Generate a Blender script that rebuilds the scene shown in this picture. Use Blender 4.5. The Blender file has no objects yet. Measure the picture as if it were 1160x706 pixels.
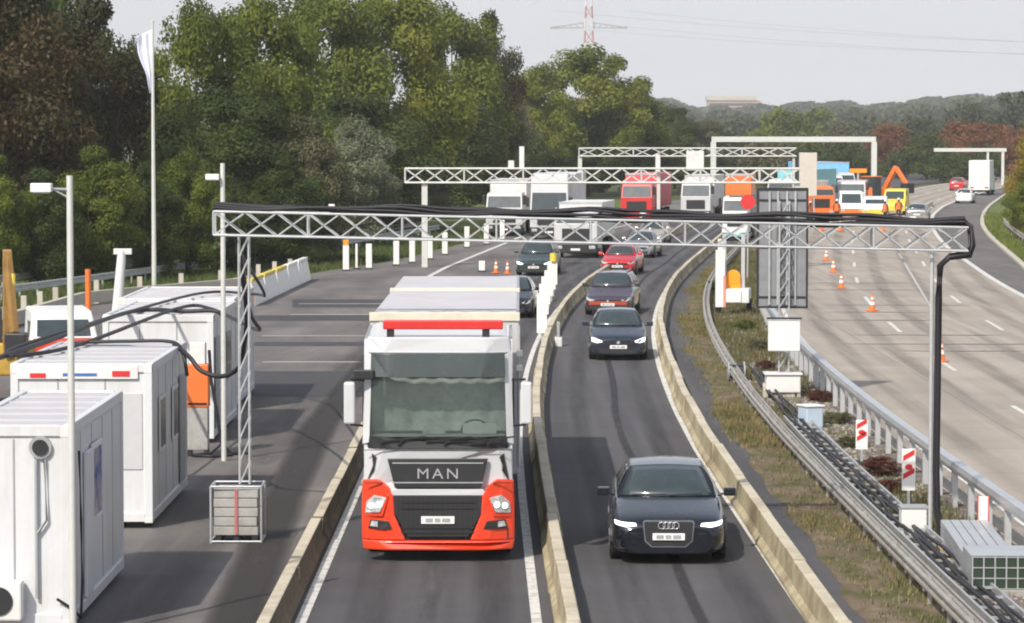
import bpy, bmesh, math, random
from mathutils import Vector, Matrix
R = math.radians
PI = math.pi
S = bpy.context.scene
COL = S.collection
rnd = random.Random(7)

# ------------------------------------------------------------------ camera
H0, F, CX, CY = 7.0, 3600.0, 580.0, 353.0
PITCH = math.atan(203.0 / F)
cd = bpy.data.cameras.new('camera'); cam = bpy.data.objects.new('camera', cd); COL.objects.link(cam)
cd.sensor_width = 36.0; cd.lens = F / 1160.0 * 36.0; cd.clip_start = 1.0; cd.clip_end = 9000.0
cam.location = (0, 0, H0); cam.rotation_euler = (PI / 2 - PITCH, 0, 0)
S.camera = cam
# ------------------------------------------------------------------ sky, sun, exposure
SUN_EL, SUN_AZ = 43.0, 209.0        # azimuth clockwise from +Y: behind the camera and to its left
w = bpy.data.worlds.new('World'); S.world = w; w.use_nodes = True
nt = w.node_tree; nt.nodes.clear()
sky = nt.nodes.new('ShaderNodeTexSky'); sky.sky_type = 'NISHITA'; sky.sun_disc = False
sky.sun_elevation = R(SUN_EL); sky.sun_rotation = R(SUN_AZ)
sky.air_density = 1.0; sky.dust_density = 2.0; sky.ozone_density = 1.5
hs = nt.nodes.new('ShaderNodeHueSaturation'); hs.inputs['Saturation'].default_value = 0.55
bg = nt.nodes.new('ShaderNodeBackground'); bg.inputs['Strength'].default_value = 0.14
wo = nt.nodes.new('ShaderNodeOutputWorld')
nt.links.new(sky.outputs[0], hs.inputs['Color']); tcw = nt.nodes.new('ShaderNodeTexCoord'); sx = nt.nodes.new('ShaderNodeSeparateXYZ'); nt.links.new(tcw.outputs['Generated'], sx.inputs[0])
veil = nt.nodes.new('ShaderNodeMapRange'); veil.inputs['From Min'].default_value = 0.0; veil.inputs['From Max'].default_value = 0.55; veil.inputs['To Min'].default_value = .9; veil.inputs['To Max'].default_value = .15
nt.links.new(sx.outputs['Z'], veil.inputs['Value'])
vm = nt.nodes.new('ShaderNodeMix'); vm.data_type = 'RGBA'; vm.inputs[7].default_value = (3.85, 3.95, 4.25, 1)   # thin high cloud veil, thickest near the horizon
nt.links.new(veil.outputs[0], vm.inputs[0]); nt.links.new(hs.outputs[0], vm.inputs[6])
nt.links.new(vm.outputs[2], bg.inputs[0]); nt.links.new(bg.outputs[0], wo.inputs[0])
sl = bpy.data.lights.new('sun', 'SUN'); sun = bpy.data.objects.new('sun', sl); COL.objects.link(sun)
sl.energy = 3.3; sl.angle = R(0.6); sl.color = (1.0, 0.93, 0.82)
sd = Vector((math.sin(R(SUN_AZ)) * math.cos(R(SUN_EL)), math.cos(R(SUN_AZ)) * math.cos(R(SUN_EL)), math.sin(R(SUN_EL))))
sun.rotation_euler = sd.to_track_quat('Z', 'Y').to_euler()
sun.location = (-30, -20, 40)
S.view_settings.view_transform = 'Standard'; S.view_settings.look = 'None'
S.view_settings.exposure = 0.44; S.view_settings.gamma = 1.0; S.view_settings.use_curve_mapping = False
S.render.engine = 'CYCLES'
S.cycles.max_bounces = 6; S.cycles.transparent_max_bounces = 8; S.cycles.volume_bounces = 0
S.cycles.use_denoising = True
S.cycles.filter_width = 2.0

# ------------------------------------------------------------------ surveying: from a sighting in the picture to a place on the plan
def gp(px, py, z=0.0):
    a = (CY - py) / F; b = (px - CX) / F
    d = Vector((b, math.cos(PITCH) + a * math.sin(PITCH), a * math.cos(PITCH) - math.sin(PITCH)))
    t = (z - H0) / d.z
    return Vector((d.x * t, d.y * t, z))
def ax(px, Y, z=1.0):
    return (px - CX) / F * (Y * math.cos(PITCH) - (z - H0) * math.sin(PITCH))
def az(py, Y):
    a = (CY - py) / F
    return H0 + Y * (a * math.cos(PITCH) - math.sin(PITCH)) / (math.cos(PITCH) + a * math.sin(PITCH))
def interp(t, tab):
    if t <= tab[0][0]: 
        (a, b), (c, d) = tab[0], tab[1]; return b + (t - a) * (d - b) / (c - a)
    for (a, b), (c, d) in zip(tab, tab[1:]):
        if t <= c: return b + (t - a) * (d - b) / (c - a)
    (a, b), (c, d) = tab[-2], tab[-1]; return b + (t - a) * (d - b) / (c - a)
MT = [(30, .95), (45, .77), (60, .62), (70, .55), (80, .6), (94, .85), (110, 1.35), (125, 2.15), (140, 3.2), (155, 4.6), (178, 7.0), (210, 10.3), (240, 13.8), (270, 18), (300, 23), (336, 29.5), (406, 44), (500, 67), (600, 96), (750, 145)]
def M(Y):
    return (interp(Y - 9, MT) + 2 * interp(Y, MT) + interp(Y + 9, MT)) / 4
def frange(a, b, s):
    n = max(1, int(round((b - a) / s))); return [a + (b - a) * i / n for i in range(n + 1)]

# ------------------------------------------------------------------ materials
def nodes(name):
    m = bpy.data.materials.new(name); m.use_nodes = True
    return m, m.node_tree, m.node_tree.nodes['Principled BSDF']
def mat(name, col, rough=.6, metal=0.0, var=.12, scale=3.0, bump=0.0, spec=None, coat=0.0, dirt=None, dirt_amt=.4, dirt_scale=1.5, coords='Object', emit=0.0):
    m, t, p = nodes(name)
    tc = t.nodes.new('ShaderNodeTexCoord')
    n = t.nodes.new('ShaderNodeTexNoise'); n.inputs['Scale'].default_value = scale; n.inputs['Detail'].default_value = 6; n.inputs['Roughness'].default_value = .65
    t.links.new(tc.outputs[coords], n.inputs['Vector'])
    r = t.nodes.new('ShaderNodeMapRange'); r.inputs['From Min'].default_value = .25; r.inputs['From Max'].default_value = .75
    r.inputs['To Min'].default_value = 1 - var; r.inputs['To Max'].default_value = 1 + var
    t.links.new(n.outputs['Fac'], r.inputs['Value'])
    mx = t.nodes.new('ShaderNodeVectorMath'); mx.operation = 'SCALE'; mx.inputs[0].default_value = col[:3]
    t.links.new(r.outputs[0], mx.inputs['Scale'])
    out = mx.outputs[0]
    if dirt:
        n2 = t.nodes.new('ShaderNodeTexNoise'); n2.inputs['Scale'].default_value = dirt_scale; n2.inputs['Detail'].default_value = 8; n2.inputs['Roughness'].default_value = .7
        t.links.new(tc.outputs[coords], n2.inputs['Vector'])
        r2 = t.nodes.new('ShaderNodeMapRange'); r2.inputs['From Min'].default_value = .48; r2.inputs['From Max'].default_value = .7; r2.inputs['To Max'].default_value = dirt_amt
        t.links.new(n2.outputs['Fac'], r2.inputs['Value'])
        mm = t.nodes.new('ShaderNodeMix'); mm.data_type = 'RGBA'; mm.inputs[7].default_value = (*dirt, 1)
        t.links.new(r2.outputs[0], mm.inputs[0]); t.links.new(out, mm.inputs[6]); out = mm.outputs[2]
    t.links.new(out, p.inputs['Base Color'])
    rr = t.nodes.new('ShaderNodeMapRange'); rr.inputs['To Min'].default_value = max(.02, rough - .1); rr.inputs['To Max'].default_value = min(1, rough + .12)
    t.links.new(n.outputs['Fac'], rr.inputs['Value']); t.links.new(rr.outputs[0], p.inputs['Roughness'])
    p.inputs['Metallic'].default_value = metal
    if spec is not None: p.inputs['Specular IOR Level'].default_value = spec
    if coat: p.inputs['Coat Weight'].default_value = coat; p.inputs['Coat Roughness'].default_value = .08
    if bump:
        b = t.nodes.new('ShaderNodeBump'); b.inputs['Strength'].default_value = bump; b.inputs['Distance'].default_value = .03
        t.links.new(n.outputs['Fac'], b.inputs['Height']); t.links.new(b.outputs[0], p.inputs['Normal'])
    if emit: p.inputs['Emission Color'].default_value = (*col[:3], 1); p.inputs['Emission Strength'].default_value = emit
    return m
def road_mat(name, col, col2, streak=(.35, .02), fine=.18, speck=40.0, extra=None):
    """worn road surface: stretched noise along the driving direction, blotches, aggregate"""
    m, t, p = nodes(name); L = t.links
    tc = t.nodes.new('ShaderNodeTexCoord')
    mp = t.nodes.new('ShaderNodeMapping'); mp.inputs['Scale'].default_value = (streak[0], streak[1], 1); L.new(tc.outputs['Object'], mp.inputs[0])
    n1 = t.nodes.new('ShaderNodeTexNoise'); n1.inputs['Scale'].default_value = 2.2; n1.inputs['Detail'].default_value = 5; L.new(mp.outputs[0], n1.inputs[0])
    n2 = t.nodes.new('ShaderNodeTexNoise'); n2.inputs['Scale'].default_value = .22; n2.inputs['Detail'].default_value = 7; n2.inputs['Roughness'].default_value = .7; L.new(tc.outputs['Object'], n2.inputs[0])
    n3 = t.nodes.new('ShaderNodeTexNoise'); n3.inputs['Scale'].default_value = speck; n3.inputs['Detail'].default_value = 3; L.new(tc.outputs['Object'], n3.inputs[0])
    a = t.nodes.new('ShaderNodeMath'); a.operation = 'MULTIPLY_ADD'; a.inputs[1].default_value = .55; L.new(n1.outputs['Fac'], a.inputs[0])
    b = t.nodes.new('ShaderNodeMath'); b.operation = 'MULTIPLY'; b.inputs[1].default_value = .45; L.new(n2.outputs['Fac'], b.inputs[0]); L.new(b.outputs[0], a.inputs[2])
    r = t.nodes.new('ShaderNodeMapRange'); r.inputs['From Min'].default_value = .38; r.inputs['From Max'].default_value = .62; L.new(a.outputs[0], r.inputs['Value'])
    mx = t.nodes.new('ShaderNodeMix'); mx.data_type = 'RGBA'; mx.inputs[6].default_value = (*col, 1); mx.inputs[7].default_value = (*col2, 1); L.new(r.outputs[0], mx.inputs[0])
    r3 = t.nodes.new('ShaderNodeMapRange'); r3.inputs['From Min'].default_value = .3; r3.inputs['From Max'].default_value = .7; r3.inputs['To Min'].default_value = 1 - fine; r3.inputs['To Max'].default_value = 1 + fine; L.new(n3.outputs['Fac'], r3.inputs['Value'])
    sc = t.nodes.new('ShaderNodeVectorMath'); sc.operation = 'SCALE'; L.new(mx.outputs[2], sc.inputs[0]); L.new(r3.outputs[0], sc.inputs['Scale'])
    out = sc.outputs[0]
    if extra: out = extra(t, tc, out)
    L.new(out, p.inputs['Base Color']); p.inputs['Roughness'].default_value = .85; p.inputs['Specular IOR Level'].default_value = .3
    bp = t.nodes.new('ShaderNodeBump'); bp.inputs['Strength'].default_value = .25; bp.inputs['Distance'].default_value = .01; L.new(n3.outputs['Fac'], bp.inputs['Height']); L.new(bp.outputs[0], p.inputs['Normal'])
    return m
def two(name, stops, scale, detail=8, rough=.9, bump=.3, bdist=.05, stretch=(1, 1, 1), dist=0.0):
    m, t, p = nodes(name); L = t.links
    tc = t.nodes.new('ShaderNodeTexCoord'); mp = t.nodes.new('ShaderNodeMapping'); mp.inputs['Scale'].default_value = stretch; L.new(tc.outputs['Object'], mp.inputs[0])
    n = t.nodes.new('ShaderNodeTexNoise'); n.inputs['Scale'].default_value = scale; n.inputs['Detail'].default_value = detail; n.inputs['Roughness'].default_value = .68; n.inputs['Distortion'].default_value = dist
    L.new(mp.outputs[0], n.inputs[0])
    cr = t.nodes.new('ShaderNodeValToRGB'); e = cr.color_ramp.elements
    e[0].position, e[0].color = stops[0][0], (*stops[0][1], 1); e[1].position, e[1].color = stops[-1][0], (*stops[-1][1], 1)
    for s, c in stops[1:-1]:
        q = e.new(s); q.color = (*c, 1)
    L.new(n.outputs['Fac'], cr.inputs[0]); L.new(cr.outputs[0], p.inputs['Base Color']); p.inputs['Roughness'].default_value = rough
    p.inputs['Specular IOR Level'].default_value = .25
    if bump:
        b = t.nodes.new('ShaderNodeBump'); b.inputs['Strength'].default_value = bump; b.inputs['Distance'].default_value = bdist
        L.new(n.outputs['Fac'], b.inputs['Height']); L.new(b.outputs[0], p.inputs['Normal'])
    return m
def leaf_mat(name, c1, c2, c3):
    m, t, p = nodes(name); L = t.links
    tc = t.nodes.new('ShaderNodeTexCoord')
    n = t.nodes.new('ShaderNodeTexNoise'); n.inputs['Scale'].default_value = .45; n.inputs['Detail'].default_value = 5; n.inputs['Roughness'].default_value = .7
    L.new(tc.outputs['Object'], n.inputs[0])
    cr = t.nodes.new('ShaderNodeValToRGB'); e = cr.color_ramp.elements
    e[0].position, e[0].color = .36, (*c1, 1); e[1].position, e[1].color = .66, (*c3, 1); q = e.new(.5); q.color = (*c2, 1)
    L.new(n.outputs['Fac'], cr.inputs[0]); L.new(cr.outputs[0], p.inputs['Base Color'])
    p.inputs['Roughness'].default_value = .6; p.inputs['Specular IOR Level'].default_value = .25
    tr = t.nodes.new('ShaderNodeBsdfTranslucent'); L.new(cr.outputs[0], tr.inputs[0])
    ms = t.nodes.new('ShaderNodeMixShader'); ms.inputs[0].default_value = .36
    o = t.nodes['Material Output']; L.new(p.outputs[0], ms.inputs[1]); L.new(tr.outputs[0], ms.inputs[2]); L.new(ms.outputs[0], o.inputs[0])
    return m
def glass(name, tint=(.5, .62, .6), trans=.55):
    m, t, p = nodes(name); L = t.links
    p.inputs['Base Color'].default_value = (.09, .105, .10, 1); p.inputs['Roughness'].default_value = .06; p.inputs['Specular IOR Level'].default_value = .9
    tr = t.nodes.new('ShaderNodeBsdfTransparent'); tr.inputs[0].default_value = (*tint, 1)
    ms = t.nodes.new('ShaderNodeMixShader'); ms.inputs[0].default_value = trans
    o = t.nodes['Material Output']; L.new(p.outputs[0], ms.inputs[1]); L.new(tr.outputs[0], ms.inputs[2]); L.new(ms.outputs[0], o.inputs[0])
    return m

def slab_joints(t, tc, col):
    L = t.links
    br = t.nodes.new('ShaderNodeTexBrick'); br.inputs['Scale'].default_value = 1.0; br.offset = 0
    br.inputs['Brick Width'].default_value = 3.9; br.inputs['Row Height'].default_value = 5.0; br.inputs['Mortar Size'].default_value = .022; br.inputs['Mortar Smooth'].default_value = .4
    br.inputs['Color1'].default_value = (1, 1, 1, 1); br.inputs['Color2'].default_value = (.86, .87, .88, 1); br.inputs['Mortar'].default_value = (.5, .48, .46, 1)
    L.new(tc.outputs['Object'], br.inputs[0])
    mm = t.nodes.new('ShaderNodeMix'); mm.data_type = 'RGBA'; mm.blend_type = 'MULTIPLY'; mm.inputs[0].default_value = .8
    L.new(col, mm.inputs[6]); L.new(br.outputs[0], mm.inputs[7]); return mm.outputs[2]
A = {}
A['asphalt'] = road_mat('lane_asphalt', (.062, .06, .066), (.10, .097, .10), (.9, .02))
A['lot'] = road_mat('apron_asphalt', (.095, .088, .089), (.185, .170, .163), (.25, .05), .2)
A['concrete_road'] = road_mat('concrete_carriageway', (.285, .25, .215), (.385, .34, .295), (.7, .02), .1, 25, slab_joints)
A['tar'] = mat('dark_cross_strip', (.16, .145, .135), .7, var=.25, scale=6)
A['dark_band'] = mat('apron_dark_band', (.045, .043, .047), .8, var=.3, scale=1.2)
A['dirt_strip'] = two('dirty_track', [(.3, (.035, .03, .026)), (.55, (.06, .052, .046)), (.75, (.09, .08, .07))], .8, stretch=(1, .12, 1))
A['shoulder'] = road_mat('shoulder_asphalt', (.10, .093, .09), (.15, .14, .132), (.5, .03))
A['paint'] = mat('road_paint', (.62, .61, .58), .6, var=.12, scale=9, dirt=(.16, .15, .14), dirt_amt=.8, dirt_scale=4)
A['ground'] = two('rough_grassland', [(.3, (.03, .04, .012)), (.5, (.06, .075, .022)), (.72, (.12, .105, .05))], .35)
A['verge'] = two('verge_grass', [(.3, (.05, .075, .016)), (.5, (.10, .13, .03)), (.72, (.16, .16, .055))], 1.2)
A['median'] = two('median_soil', [(.30, (.04, .055, .015)), (.43, (.09, .085, .035)), (.53, (.14, .105, .07)), (.72, (.24, .185, .13))], 1.6, 10, stretch=(1, .45, 1))
A['gravel'] = two('median_gravel', [(.25, (.045, .035, .035)), (.45, (.13, .11, .095)), (.6, (.20, .175, .15)), (.78, (.32, .28, .24))], 3.5, 12, bump=.8)
A['barrier'] = mat('barrier_concrete', (.50, .43, .29), .85, var=.18, scale=2.5, bump=.3, dirt=(.24, .17, .09), dirt_amt=.75, dirt_scale=.9)
def streaky(name, col, dirt, scale=(2.5, 2.5, .35), lo=.42, hi=.68, amt=.85, rough=.85, var=.15, blotch=1.0):
    m, t, p = nodes(name); L = t.links
    tc = t.nodes.new('ShaderNodeTexCoord'); mp = t.nodes.new('ShaderNodeMapping'); mp.inputs['Scale'].default_value = scale; L.new(tc.outputs['Object'], mp.inputs[0])
    n = t.nodes.new('ShaderNodeTexNoise'); n.inputs['Scale'].default_value = 2.2; n.inputs['Detail'].default_value = 9; n.inputs['Roughness'].default_value = .72; L.new(mp.outputs[0], n.inputs[0])
    n2 = t.nodes.new('ShaderNodeTexNoise'); n2.inputs['Scale'].default_value = .5 * blotch; n2.inputs['Detail'].default_value = 6; L.new(tc.outputs['Object'], n2.inputs[0])
    ad = t.nodes.new('ShaderNodeMath'); ad.operation = 'MULTIPLY_ADD'; ad.inputs[1].default_value = .5; L.new(n2.outputs['Fac'], ad.inputs[0])
    hf = t.nodes.new('ShaderNodeMath'); hf.operation = 'MULTIPLY'; hf.inputs[1].default_value = .5; L.new(n.outputs['Fac'], hf.inputs[0]); L.new(hf.outputs[0], ad.inputs[2])
    r = t.nodes.new('ShaderNodeMapRange'); r.inputs['From Min'].default_value = lo; r.inputs['From Max'].default_value = hi; r.inputs['To Max'].default_value = amt; L.new(ad.outputs[0], r.inputs['Value'])
    n3 = t.nodes.new('ShaderNodeTexNoise'); n3.inputs['Scale'].default_value = 14; n3.inputs['Detail'].default_value = 4; L.new(tc.outputs['Object'], n3.inputs[0])
    r3 = t.nodes.new('ShaderNodeMapRange'); r3.inputs['To Min'].default_value = 1 - var; r3.inputs['To Max'].default_value = 1 + var; L.new(n3.outputs['Fac'], r3.inputs['Value'])
    mx = t.nodes.new('ShaderNodeMix'); mx.data_type = 'RGBA'; mx.inputs[6].default_value = (*col, 1); mx.inputs[7].default_value = (*dirt, 1); L.new(r.outputs[0], mx.inputs[0])
    sc = t.nodes.new('ShaderNodeVectorMath'); sc.operation = 'SCALE'; L.new(mx.outputs[2], sc.inputs[0]); L.new(r3.outputs[0], sc.inputs['Scale'])
    L.new(sc.outputs[0], p.inputs['Base Color']); p.inputs['Roughness'].default_value = rough
    bp = t.nodes.new('ShaderNodeBump'); bp.inputs['Strength'].default_value = .2; bp.inputs['Distance'].default_value = .01; L.new(n3.outputs['Fac'], bp.inputs['Height']); L.new(bp.outputs[0], p.inputs['Normal'])
    return m
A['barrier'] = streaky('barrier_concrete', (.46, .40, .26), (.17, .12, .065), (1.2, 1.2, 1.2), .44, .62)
A['barrier_dark'] = streaky('barrier_concrete_dark', (.22, .17, .10), (.07, .05, .03), (1.2, 1.2, 1.2), .36, .6)  # darker brown tone for the side faces of the left barrier
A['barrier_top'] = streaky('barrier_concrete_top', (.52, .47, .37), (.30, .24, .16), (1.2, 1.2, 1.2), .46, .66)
def film(name, col, lo, hi, amt, stretch):
    m, t, p = nodes(name); L = t.links
    tc = t.nodes.new('ShaderNodeTexCoord'); mp = t.nodes.new('ShaderNodeMapping'); mp.inputs['Scale'].default_value = stretch; L.new(tc.outputs['Object'], mp.inputs[0])
    n = t.nodes.new('ShaderNodeTexNoise'); n.inputs['Scale'].default_value = 1.3; n.inputs['Detail'].default_value = 8; n.inputs['Roughness'].default_value = .7; L.new(mp.outputs[0], n.inputs[0])
    r = t.nodes.new('ShaderNodeMapRange'); r.inputs['From Min'].default_value = lo; r.inputs['From Max'].default_value = hi; r.inputs['To Max'].default_value = amt; L.new(n.outputs['Fac'], r.inputs['Value'])
    at = t.nodes.new('ShaderNodeAttribute'); at.attribute_name = 'edge'
    mu = t.nodes.new('ShaderNodeMath'); mu.operation = 'MULTIPLY'; L.new(r.outputs[0], mu.inputs[0]); L.new(at.outputs['Fac'], mu.inputs[1])
    p.inputs['Base Color'].default_value = (*col, 1); p.inputs['Roughness'].default_value = .75; L.new(mu.outputs[0], p.inputs['Alpha'])
    return m
A['rubber_film'] = film('tyre_rubber_film', (.034, .032, .035), .3, .7, .5, (1, .06, 1))
A['oil_film'] = film('oil_stain', (.032, .03, .03), .45, .75, .5, (1.4, .10, 1))
A['faint_film'] = film('faint_tyre_film', (.13, .115, .10), .35, .75, .45, (1, .03, 1))
A['dust_film'] = film('pale_dust', (.26, .235, .21), .42, .7, .55, (.8, .2, 1))
A['concrete'] = mat('pale_concrete', (.46, .43, .37), .85, var=.15, scale=3, bump=.2, dirt=(.25, .21, .15), dirt_amt=.5)
A['slab_grey'] = streaky('grey_concrete', (.36, .355, .34), (.22, .21, .19), (2, 2, 2), .45, .65)
A['galv'] = mat('galvanised_steel', (.55, .57, .59), .38, .55, var=.15, scale=6, dirt=(.35, .33, .30), dirt_amt=.4)
A['galv_old'] = mat('weathered_steel', (.40, .38, .35), .5, .4, var=.2, scale=5, dirt=(.2, .15, .1), dirt_amt=.6)
A['alu'] = mat('aluminium_truss', (.50, .51, .52), .4, .3, var=.08, scale=8)
A['white'] = mat('white_paint', (.70, .70, .69), .45, var=.05, scale=2, dirt=(.42, .40, .35), dirt_amt=.5, dirt_scale=.9)
A['container'] = streaky('container_white', (.62, .63, .65), (.44, .42, .37), (2.2, 2.2, .22), .50, .72, .7, .42, .03)
A['white_plastic'] = mat('white_plastic', (.80, .79, .76), .4, var=.05, scale=4, dirt=(.45, .42, .36), dirt_amt=.4, dirt_scale=3)
A['grey'] = mat('grey_plastic', (.32, .33, .34), .5, var=.1)
A['dark'] = mat('dark_plastic', (.022, .022, .024), .45, var=.15)
A['black'] = mat('black_rubber', (.014, .014, .015), .7, var=.2)
A['cable'] = mat('black_cable', (.016, .015, .02), .55, var=.2)
A['interior'] = mat('cab_interior', (.34, .37, .35), .8, var=.3, scale=3)
A['pale_sheet'] = mat('cab_pale_sheet', (.56, .60, .57), .9, var=.5, scale=3)
A['carglass'] = mat('car_glass', (.035, .05, .055), .06, var=.3, scale=2, spec=.9)
A['glass'] = glass('windscreen_glass', (.88, .92, .90), .70)
A['rim'] = mat('alloy', (.35, .36, .38), .3, .8)
A['lamp'] = mat('headlamp', (.42, .44, .45), .12, var=.7, scale=14, spec=.9, coat=.6)
A['lamp_lit'] = mat('headlamp_lit', (.95, .97, 1.0), .1, var=.1, emit=1.1)
A['redlamp'] = mat('tail_lamp', (.45, .02, .02), .2, coat=.5)
A['orange'] = mat('orange_paint', (.72, .17, .035), .4, var=.08, coat=.2)
A['amber'] = mat('amber_lens', (.9, .32, .02), .25, coat=.4)
A['cab_red'] = mat('cab_red_orange', (.74, .055, .018), .32, var=.06, coat=.4, dirt=(.3, .05, .03), dirt_amt=.3)
A['red'] = mat('red_paint', (.60, .03, .03), .35, var=.08, coat=.4)
A['cab_white'] = mat('cab_white', (.56, .57, .59), .35, var=.04, coat=.3, dirt=(.42, .40, .36), dirt_amt=.35, dirt_scale=1.5)
A['tarp'] = mat('trailer_tarp', (.47, .465, .49), .6, var=.06, scale=1.2, dirt=(.40, .38, .37), dirt_amt=.5, dirt_scale=.8)
A['yellow'] = mat('yellow_paint', (.66, .52, .07), .4, var=.08)
A['plate'] = mat('number_plate', (.75, .76, .74), .4, var=.05)
A['textgrey'] = mat('chrome_lettering', (.62, .62, .64), .25, .6)
A['textdark'] = mat('plate_lettering', (.05, .05, .06), .5)
A['blue'] = mat('blue_sign', (.06, .16, .42), .4, var=.2)
A['teal'] = mat('teal_paint', (.22, .52, .56), .4)
A['skyblue'] = mat('light_blue_paint', (.22, .50, .78), .4)
A['led'] = mat('sign_back', (.23, .235, .25), .55, .2, var=.15, scale=4)
A['bark'] = two('bark', [(.3, (.03, .024, .018)), (.7, (.09, .075, .058))], 6, stretch=(1, 1, .2))
A['pole'] = mat('pole_paint', (.62, .63, .60), .4, .2, var=.08)
A['flag'] = mat('flag_cloth', (.70, .72, .84), .8, var=.15, scale=1.5)
A['brick'] = mat('far_facade', (.42, .28, .23), .8, var=.1)
A['teal_net'] = mat('dark_green_mesh', (.02, .035, .02), .7)
A['wood'] = mat('raw_timber', (.5, .38, .22), .8, var=.15)
LF = {
 'green': leaf_mat('leaves_green', (.055, .08, .012), (.125, .16, .022), (.23, .245, .04)),
 'light': leaf_mat('leaves_light_green', (.08, .11, .014), (.18, .21, .028), (.29, .28, .045)),
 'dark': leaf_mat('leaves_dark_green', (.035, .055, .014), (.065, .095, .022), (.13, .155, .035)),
 'rust': leaf_mat('leaves_rusty', (.028, .036, .012), (.065, .055, .020), (.16, .085, .035)),
 'autumn': leaf_mat('leaves_autumn', (.09, .055, .025), (.20, .085, .035), (.28, .12, .045)),
 'olive': leaf_mat('leaves_olive', (.08, .085, .035), (.13, .13, .065), (.21, .20, .12)), 'silver': leaf_mat('leaves_silver', (.13, .15, .08), (.21, .23, .14), (.31, .33, .22)),
 'yellow': leaf_mat('leaves_yellow', (.14, .12, .02), (.26, .20, .03), (.38, .28, .04)),
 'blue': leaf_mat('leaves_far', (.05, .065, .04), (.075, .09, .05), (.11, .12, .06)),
 'redshrub': leaf_mat('leaves_red_brown', (.06, .02, .015), (.13, .045, .03), (.18, .08, .05)),
}
def paint(name, c, m=.35):
    return mat(name, c, .28, m, var=.06, scale=2, coat=.8, dirt=tuple(x * .7 + .02 for x in c), dirt_amt=.3)

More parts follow.
